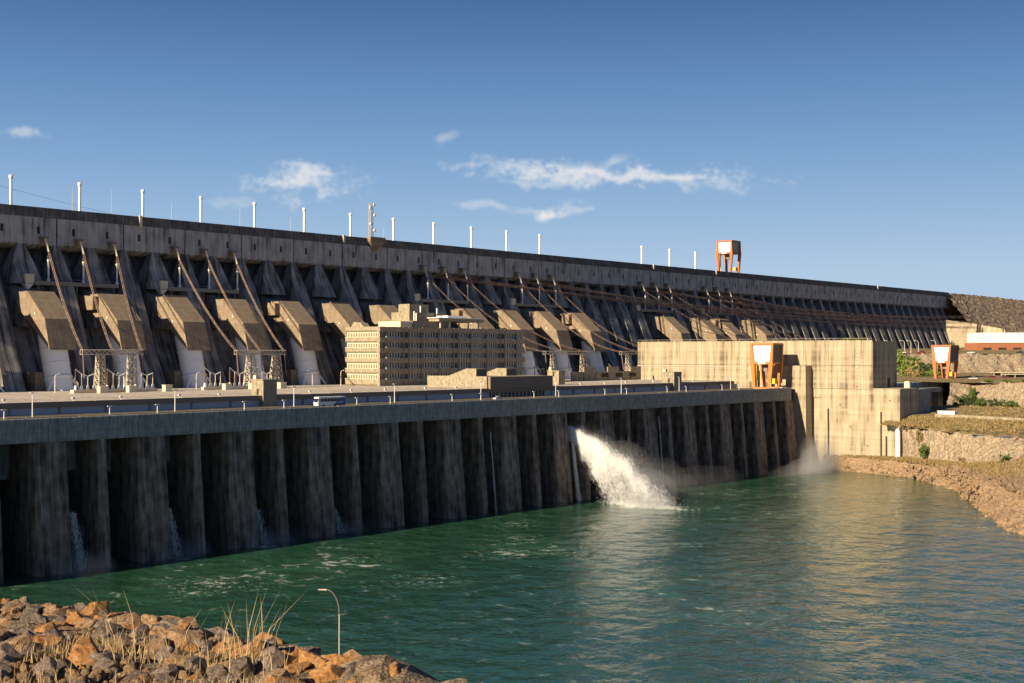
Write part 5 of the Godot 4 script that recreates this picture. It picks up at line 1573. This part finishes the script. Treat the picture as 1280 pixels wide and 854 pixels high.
func build_falling_water() -> void:
	var r := RandomNumberGenerator.new(); r.seed = 91
	var st := ST()
	var nz := noise(95, 0.22, 3)
	var O := Vector3(141.2, 31.0, -5.0)
	var n := 0
	while n < 46000:
		# ropes of water leave the outlet at different speeds; between them it is thin
		var sp := r.randf_range(10.5, 25.5)
		var t := pow(r.randf(), 0.8) * 2.0
		var up := r.randfn() * 0.7 - 5.6
		var side := r.randfn() * 1.0 + 1.2
		var rope := nz.get_noise_3d(sp * 2.2, side * 1.6, t * 1.6) * 2.2 + nz.get_noise_3d(sp * 6.0 + 40.0, side * 5.0, t * 7.0) * 1.5
		rope += 0.7 * exp(-pow((sp - 22.5) / 1.7, 2.0)) + 0.6 * exp(-pow((sp - 16.0) / 1.6, 2.0)) - 0.25 - 0.12 * t
		if t < 0.3: rope += 0.5
		if r.randf() > clampf(rope * 1.2 - 0.15, 0.012, 1.0): continue
		var tear := Vector3(nz.get_noise_3d(t * 9.0, sp, 5.0), nz.get_noise_3d(t * 9.0, sp * 1.3, 60.0), nz.get_noise_3d(t * 7.0, side * 4.0, 90.0)) * (1.5 + t * 2.6)
		var p := O + tear + Vector3(r.randf_range(-1.2, 1.2) + side * t + r.randfn() * (0.2 + t * 0.35), r.randf_range(-3.4, 1.2) + up * t - 4.9 * t * t + r.randfn() * (0.3 + t * 0.35), sp * t)
		if p.y < -0.2 or p.y > 33.0: continue
		var v := Vector3(side, up - 9.8 * t, sp).normalized()
		shard(st, r, p, v, r.randf_range(0.25, 1.1), r.randf_range(0.02, 0.085))
		n += 1
	# droplets torn off and drifting to the right of the jet
	for i in 9000:
		var t := pow(r.randf(), 0.7) * 2.0
		var sp := r.randf_range(12.0, 24.0)
		var p := O + Vector3(1.8 * t + absf(r.randfn()) * t * 3.2, -4.6 * t - 4.4 * t * t + absf(r.randfn()) * (1.0 + t * 2.2), sp * t)
		if p.y < 0.0: continue
		shard(st, r, p, Vector3(r.randfn() * 0.4, -1, 0.8).normalized(), r.randf_range(0.06, 0.25), r.randf_range(0.015, 0.04))
	tag(part("water_jet", st, M.spray), "white water jet bursting from the powerhouse and arcing into the river", "water jet", "", "stuff")
	# splash where it lands
	var sp2 := ST()
	for i in 9000:
		var a := r.randf() * TAU
		var q := Vector3(145.0 + cos(a) * absf(r.randfn()) * 5.0, absf(r.randfn()) * (0.5 if i % 3 else 1.9), 33 + sin(a) * absf(r.randfn()) * 8.5)
		shard(sp2, r, q, Vector3(r.randfn() * 0.4, 1, r.randfn() * 0.4).normalized(), r.randf_range(0.15, 0.5), r.randf_range(0.05, 0.12))
	tag(part("splash", sp2, M.spray), "white splash where the jet hits the river", "splash", "", "stuff")
	# thin falls beside the wide piers
	var falls := [[-131.0, -5.0, 19.0, 0.8, 500, "faint bluish fall of water in the leftmost bay"], [-97.2, -3.5, 17.0, 1.4, 1100, "pale fall of water right of the leftmost wide pier"], [-63.5, -3.5, 15.0, 1.0, 650, "pale fall of water right of the second wide pier"], [-29.6, -3.5, 12.0, 1.4, 600, "pale fall of water right of the third wide pier"], [4.5, -3.5, 9.0, 1.6, 420, "pale fall of water right of the fourth wide pier"], [89.5, -4.0, 32.0, 0.25, 700, "thin thread of water beside a middle pier"], [139.8, -0.8, 25.0, 0.7, 1900, "narrow white fall just left of the big jet"], [208.0, -2.0, 34.0, 0.25, 500, "thin thread of water right of the big jet"]]
	for f in falls:
		var s := ST()
		for i in f[4]:
			var y: float = f[2] * (1.0 - pow(r.randf(), 1.2))
			var t: float = 1.0 - y / f[2]
			var p := Vector3(f[0] + r.randfn() * f[3] * (0.35 + t * 0.75) + t * 1.2 * f[3], y, f[1] + t * 3.0 + r.randfn() * f[3] * 0.5)
			shard(s, r, p, Vector3(r.randfn() * 0.08, -1, 0.15).normalized(), r.randf_range(0.3, 0.9), r.randf_range(0.025, 0.07))
		tag(part("water_fall", s, M.spray), f[5], "waterfall", "thin falls between the piers", "stuff")
	# drifting spray
	# each puff is thin at its rim and denser inside: four shells, one within the other
	var puffs := [[Vector3(147, 6, 30), Vector3(26, 20, 34), 0.022], [Vector3(145, 2, 36), Vector3(20, 9, 24), 0.05], [Vector3(150, 15, 18), Vector3(26, 24, 26), 0.012], [Vector3(160, 9, 28), Vector3(30, 22, 30), 0.006], [Vector3(146, 22, 6), Vector3(20, 16, 20), 0.01],
		[Vector3(336, 4, 15), Vector3(34, 24, 22), 0.022], [Vector3(326, 2, 17), Vector3(44, 13, 20), 0.02], [Vector3(343, 8, 13), Vector3(18, 30, 16), 0.024], [Vector3(333, 9, 12), Vector3(14, 22, 12), 0.02], [Vector3(345, 3, 16), Vector3(14, 9, 12), 0.04], [Vector3(310, 2, 16), Vector3(60, 10, 20), 0.005], [Vector3(205, 3, 16), Vector3(80, 16, 26), 0.0025],
		[Vector3(-96, 1, 1), Vector3(22, 12, 14), 0.02], [Vector3(-62, 1, 1), Vector3(26, 12, 14), 0.02], [Vector3(-28, 1, 1), Vector3(28, 11, 13), 0.016], [Vector3(6, 1, 1), Vector3(30, 10, 12), 0.012]]
	var mist := []
	for p in puffs:
		for k in [1.0, 0.78, 0.56, 0.34]:
			mist.append([p[0] + Vector3(r.randfn(), r.randfn() * 0.3, r.randfn()) * p[1].x * 0.04, p[1] * k, p[2] * 0.4])
	for i in mist.size():
		var f := FogVolume.new()
		f.name = numbered("spray_mist")
		f.shape = RenderingServer.FOG_VOLUME_SHAPE_ELLIPSOID
		f.size = mist[i][1]
		f.position = mist[i][0]
		var fm := FogMaterial.new()
		fm.density = mist[i][2]
		fm.albedo = Color(0.95, 0.96, 0.98)
		f.material = fm
		tag(f, "pale drifting spray hanging over the foot of the powerhouse", "mist", "spray over the river", "stuff")
		add_child(f)

# ================================================================ rocks and grass at the camera's feet
func ico(sub: int) -> PackedVector3Array:
	var t := (1.0 + sqrt(5.0)) / 2.0
	var v := [Vector3(-1, t, 0), Vector3(1, t, 0), Vector3(-1, -t, 0), Vector3(1, -t, 0), Vector3(0, -1, t), Vector3(0, 1, t), Vector3(0, -1, -t), Vector3(0, 1, -t), Vector3(t, 0, -1), Vector3(t, 0, 1), Vector3(-t, 0, -1), Vector3(-t, 0, 1)]
	var f := [0, 11, 5, 0, 5, 1, 0, 1, 7, 0, 7, 10, 0, 10, 11, 1, 5, 9, 5, 11, 4, 11, 10, 2, 10, 7, 6, 7, 1, 8, 3, 9, 4, 3, 4, 2, 3, 2, 6, 3, 6, 8, 3, 8, 9, 4, 9, 5, 2, 4, 11, 6, 2, 10, 8, 6, 7, 9, 8, 1]
	var out := PackedVector3Array()
	for i in f: out.append(v[i].normalized())
	for s in sub:
		var nx := PackedVector3Array()
		for i in range(0, out.size(), 3):
			var a := out[i]; var b := out[i + 1]; var c := out[i + 2]
			var ab := (a + b).normalized(); var bc := (b + c).normalized(); var ca := (c + a).normalized()
			nx.append_array(PackedVector3Array([a, ab, ca, ab, b, bc, ca, bc, c, ab, bc, ca]))
		out = nx
	return out

func rock_mesh(seed_: int, sub: int) -> ArrayMesh:
	var r := RandomNumberGenerator.new(); r.seed = seed_
	var planes := []
	var np := r.randi_range(11, 15)
	for i in np:
		var y := 1.0 - 2.0 * (i + 0.5) / np
		var a := i * 2.39996 + r.randf_range(-0.5, 0.5)
		var d := Vector3(cos(a) * sqrt(1 - y * y), y, sin(a) * sqrt(1 - y * y)) + Vector3(r.randfn(), r.randfn(), r.randfn()) * 0.22
		planes.append([d.normalized(), r.randf_range(0.45, 0.8)])
	var nn := noise(seed_ * 3 + 1, 1.6, 4)
	var pts := ico(sub)
	var st := ST()
	var sx := Vector3(r.randf_range(0.85, 1.3), r.randf_range(0.55, 0.95), r.randf_range(0.7, 1.1))
	for i in range(0, pts.size(), 3):
		var q := []
		for k in 3:
			var d := pts[i + k]
			var m := 1.15
			for p in planes:
				var c: float = d.dot(p[0])
				if c > 0.05: m = minf(m, p[1] / c)
			q.append(d * (m + nn.get_noise_3dv(d * 1.4) * 0.022) * sx)
		tri(st, q[0], q[2], q[1])
	return commit(st)

func build_rocks() -> void:
	var r := RandomNumberGenerator.new(); r.seed = 4242
	var meshes := []
	for i in 16: meshes.append(rock_mesh(900 + i, 3))
	var kinds := ["grey-brown rock", "ochre rock", "orange rock", "dark brown rock"]
	var groups := ["rubble rocks on the near bank", "rubble rocks on the near bank", "rubble rocks on the near bank", "rubble rocks on the near bank"]
	var n := 0
	var spots := []
	# the rim carries the biggest, most orange blocks; the slope in front of it smaller ones
	for i in 125:
		var rr := lerpf(-6.3, -0.8, i / 124.0) + r.randf_range(-0.1, 0.1)
		spots.append([rr, rim_at(rr) + r.randf_range(-0.6, 0.2), r.randf_range(0.07, 0.21) * (1.0 if rr > -4.5 else 0.8), 0])
	for i in 105:
		var rr := r.randf_range(-6.0, -0.9)
		spots.append([rr, rim_at(rr) - r.randf_range(0.3, 1.9), r.randf_range(0.06, 0.18), 1])
	for i in 260:
		var rr := r.randf_range(-4.8, -0.9)
		var d := rim_at(rr) - r.randf_range(0.9, 6.0)
		if d < 6.6 or absf(rr) > d * 0.43: continue
		spots.append([rr, d, r.randf_range(0.06, 0.15), 2])
	for q in [[-4.3, 11.4, 0.22, 1], [-3.4, 10.6, 0.22, 0], [-2.6, 9.9, 0.24, 1], [-1.9, 9.2, 0.22, 0], [-1.35, 8.7, 0.22, 0], [-3.1, 9.2, 0.2, 1], [-0.2, 7.6, 0.15, 0], [-0.36, 7.75, 0.15, 1], [0.02, 7.4, 0.13, 0], [-0.62, 7.9, 0.13, 0], [-0.75, 8.1, 0.16, 1], [-0.5, 7.6, 0.1, 0], [-0.88, 8.2, 0.15, 0]]: spots.push_front(q)
	for s in spots:
		if n >= 298: break
		var d: float = s[1]
		var p := near_point(s[0], d, near_height(s[0], d))
		var kind := 0
		var u := r.randf()
		if s[3] == 0: kind = 2 if u < 0.42 else (1 if u < 0.72 else (0 if u < 0.9 else 3))
		elif s[3] == 1: kind = 2 if u < 0.36 else (1 if u < 0.62 else (0 if u < 0.85 else 3))
		else: kind = 1 if u < 0.2 else (0 if u < 0.8 else 3)
		var o := obj("loose_rock", meshes[r.randi() % meshes.size()], M["stone%d" % kind], null, p + Vector3(0, s[2] * 0.28, 0))
		o.rotation = Vector3(r.randf_range(-0.5, 0.5), r.randf() * TAU, r.randf_range(-0.5, 0.5))
		o.scale = Vector3.ONE * s[2]
		var size_word: String = "small" if s[2] < 0.1 else ("mid-sized" if s[2] < 0.16 else "large")
		var q: float = s[0] / d
		var zone: String = "at the left edge" if q < -0.33 else ("left of the tall grass tuft" if q < -0.24 else ("around the tall grass tuft" if q < -0.17 else ("below the street lamp" if q < -0.11 else "at the right tip")))
		var row: String = "on the rim above the water" if s[3] == 0 else ("just behind the rim" if s[3] == 1 else "on the lower slope")
		tag(o, "%s %s %s, %s" % [size_word, kinds[kind], zone, row], "rock", groups[kind])
		n += 1
	# broken pieces between them
	var mm := MultiMesh.new()
	mm.transform_format = MultiMesh.TRANSFORM_3D
	mm.mesh = rock_mesh(990, 1)
	var xs := []
	for i in 7000:
		var rr := r.randf_range(-9.0, 0.6)
		var d := rim_at(rr) - pow(r.randf(), 1.4) * 8.0 + 0.5
		var sz := pow(r.randf(), 2.0) * 0.085 + 0.015
		xs.append(Transform3D(Basis.from_euler(Vector3(r.randf() * 6, r.randf() * 6, r.randf() * 6)).scaled(Vector3.ONE * sz), near_point(rr, d, near_height(rr, d) + 0.03)))
	mm.instance_count = xs.size()
	for i in xs.size(): mm.set_instance_transform(i, xs[i])
	var mi := MultiMeshInstance3D.new()
	mi.name = numbered("stone_chips")
	mi.multimesh = mm
	mi.material_override = M.stone1
	add_child(mi)
	tag(mi, "small stone chips scattered between the rocks", "stones", "", "stuff")
	# boulders fallen on the far shore
	var fm := MultiMesh.new()
	fm.transform_format = MultiMesh.TRANSFORM_3D
	fm.mesh = rock_mesh(991, 2)
	var W0 := [Vector3(350.5, 0, 10), Vector3(346.3, 0, 41.8), Vector3(335.4, 0, 70.6), Vector3(286.4, 0, 112.9), Vector3(223.1, 0, 146.1), Vector3(174.1, 0, 173.4), Vector3(140.6, 0, 205.2)]
	var W1 := [Vector3(356, 8.5, 9), Vector3(355, 8.5, 42), Vector3(349, 9, 66), Vector3(319, 10.5, 99), Vector3(300, 13, 127), Vector3(303, 17, 138), Vector3(313, 19, 153)]
	var L0 := resample(W0, 200); var L1 := resample(W1, 200)
	fm.instance_count = 1500
	for i in 1500:
		var k := r.randi_range(20, 200)
		var p: Vector3 = L0[k].lerp(L1[k], pow(r.randf(), 0.8)) + Vector3(r.randfn(), 0.2, r.randfn())
		var sz := pow(r.randf(), 3.0) * 1.5 + 0.25
		fm.set_instance_transform(i, Transform3D(Basis.from_euler(Vector3(r.randf() * 6, r.randf() * 6, r.randf() * 6)).scaled(Vector3.ONE * sz), p))
	var fi := MultiMeshInstance3D.new()
	fi.name = numbered("shore_boulders")
	fi.multimesh = fm
	fi.material_override = M.bank
	add_child(fi)
	tag(fi, "brown boulders strewn over the far shore at the right", "boulders", "", "stuff")
	# dry grass between the rocks
	var gmask := noise(811, 0.8, 2)
	var st := ST()
	for i in 15000:
		var rr := r.randf_range(-5.0, 0.0)
		var d := 5.5 + pow(r.randf(), 1.5) * 5.0
		if d > rim_at(rr) - 0.5: continue
		var dens := clampf(gmask.get_noise_2d(rr, d) * 3.0 + 0.25, 0.02, 1.0)
		if r.randf() > dens: continue
		grass_blade(st, r, near_point(rr, d, near_height(rr, d) + 0.02), r.randf_range(0.05, 0.17), 0.003)
	tag(part("dry_grass", st, M.straw), "short dry straw-coloured grass among the rocks", "grass", "", "stuff")
	# taller tufts that stand up against the water
	var tufts := [[-3.0, 9.7, 0.62, 12, "tall dry grass tuft leftmost among the rocks"], [-2.45, 9.4, 0.42, 9, "thin dry grass tuft in the middle of the rocks"], [-1.78, 8.6, 0.62, 34, "densest tall dry grass tuft above the rocks"], [-2.05, 8.9, 0.5, 16, "dry grass tuft left of the densest one"], [-1.5, 8.2, 0.36, 14, "short dry grass tuft right of the densest one"], [-2.7, 9.0, 0.36, 26, "low bushy dry grass tuft between the orange rocks"], [-0.75, 8.2, 0.22, 3, "single dry stalk near the rightmost rocks"]]
	for q in tufts:
		var s := ST()
		for k in q[3]:
			var off := Vector3(r.randfn() * 0.07, 0, r.randfn() * 0.07)
			grass_blade(s, r, near_point(q[0], q[1], near_height(q[0], q[1])) + off, q[2] * r.randf_range(0.35, 1.0), 0.0035)
		var t := thing("grass_tuft", q[4], "grass tuft", Vector3.ZERO, 0.0, "dry grass tufts")
		part("blades", s, M.straw, t)

func grass_blade(st: SurfaceTool, r: RandomNumberGenerator, p: Vector3, h: float, w: float) -> void:
	var a := r.randf() * TAU
	var side := Vector3(cos(a), 0, sin(a)) * w
	var lean := Vector3(r.randfn(), 0, r.randfn()) * h * 0.26
	var m := p + lean * 0.35 + Vector3(0, h * 0.55, 0)
	var e := p + lean * 1.2 + Vector3(0, h, 0)
	quad(st, p - side, m - side * 0.7, m + side * 0.7, p + side)
	tri(st, m - side * 0.7, e, m + side * 0.7)
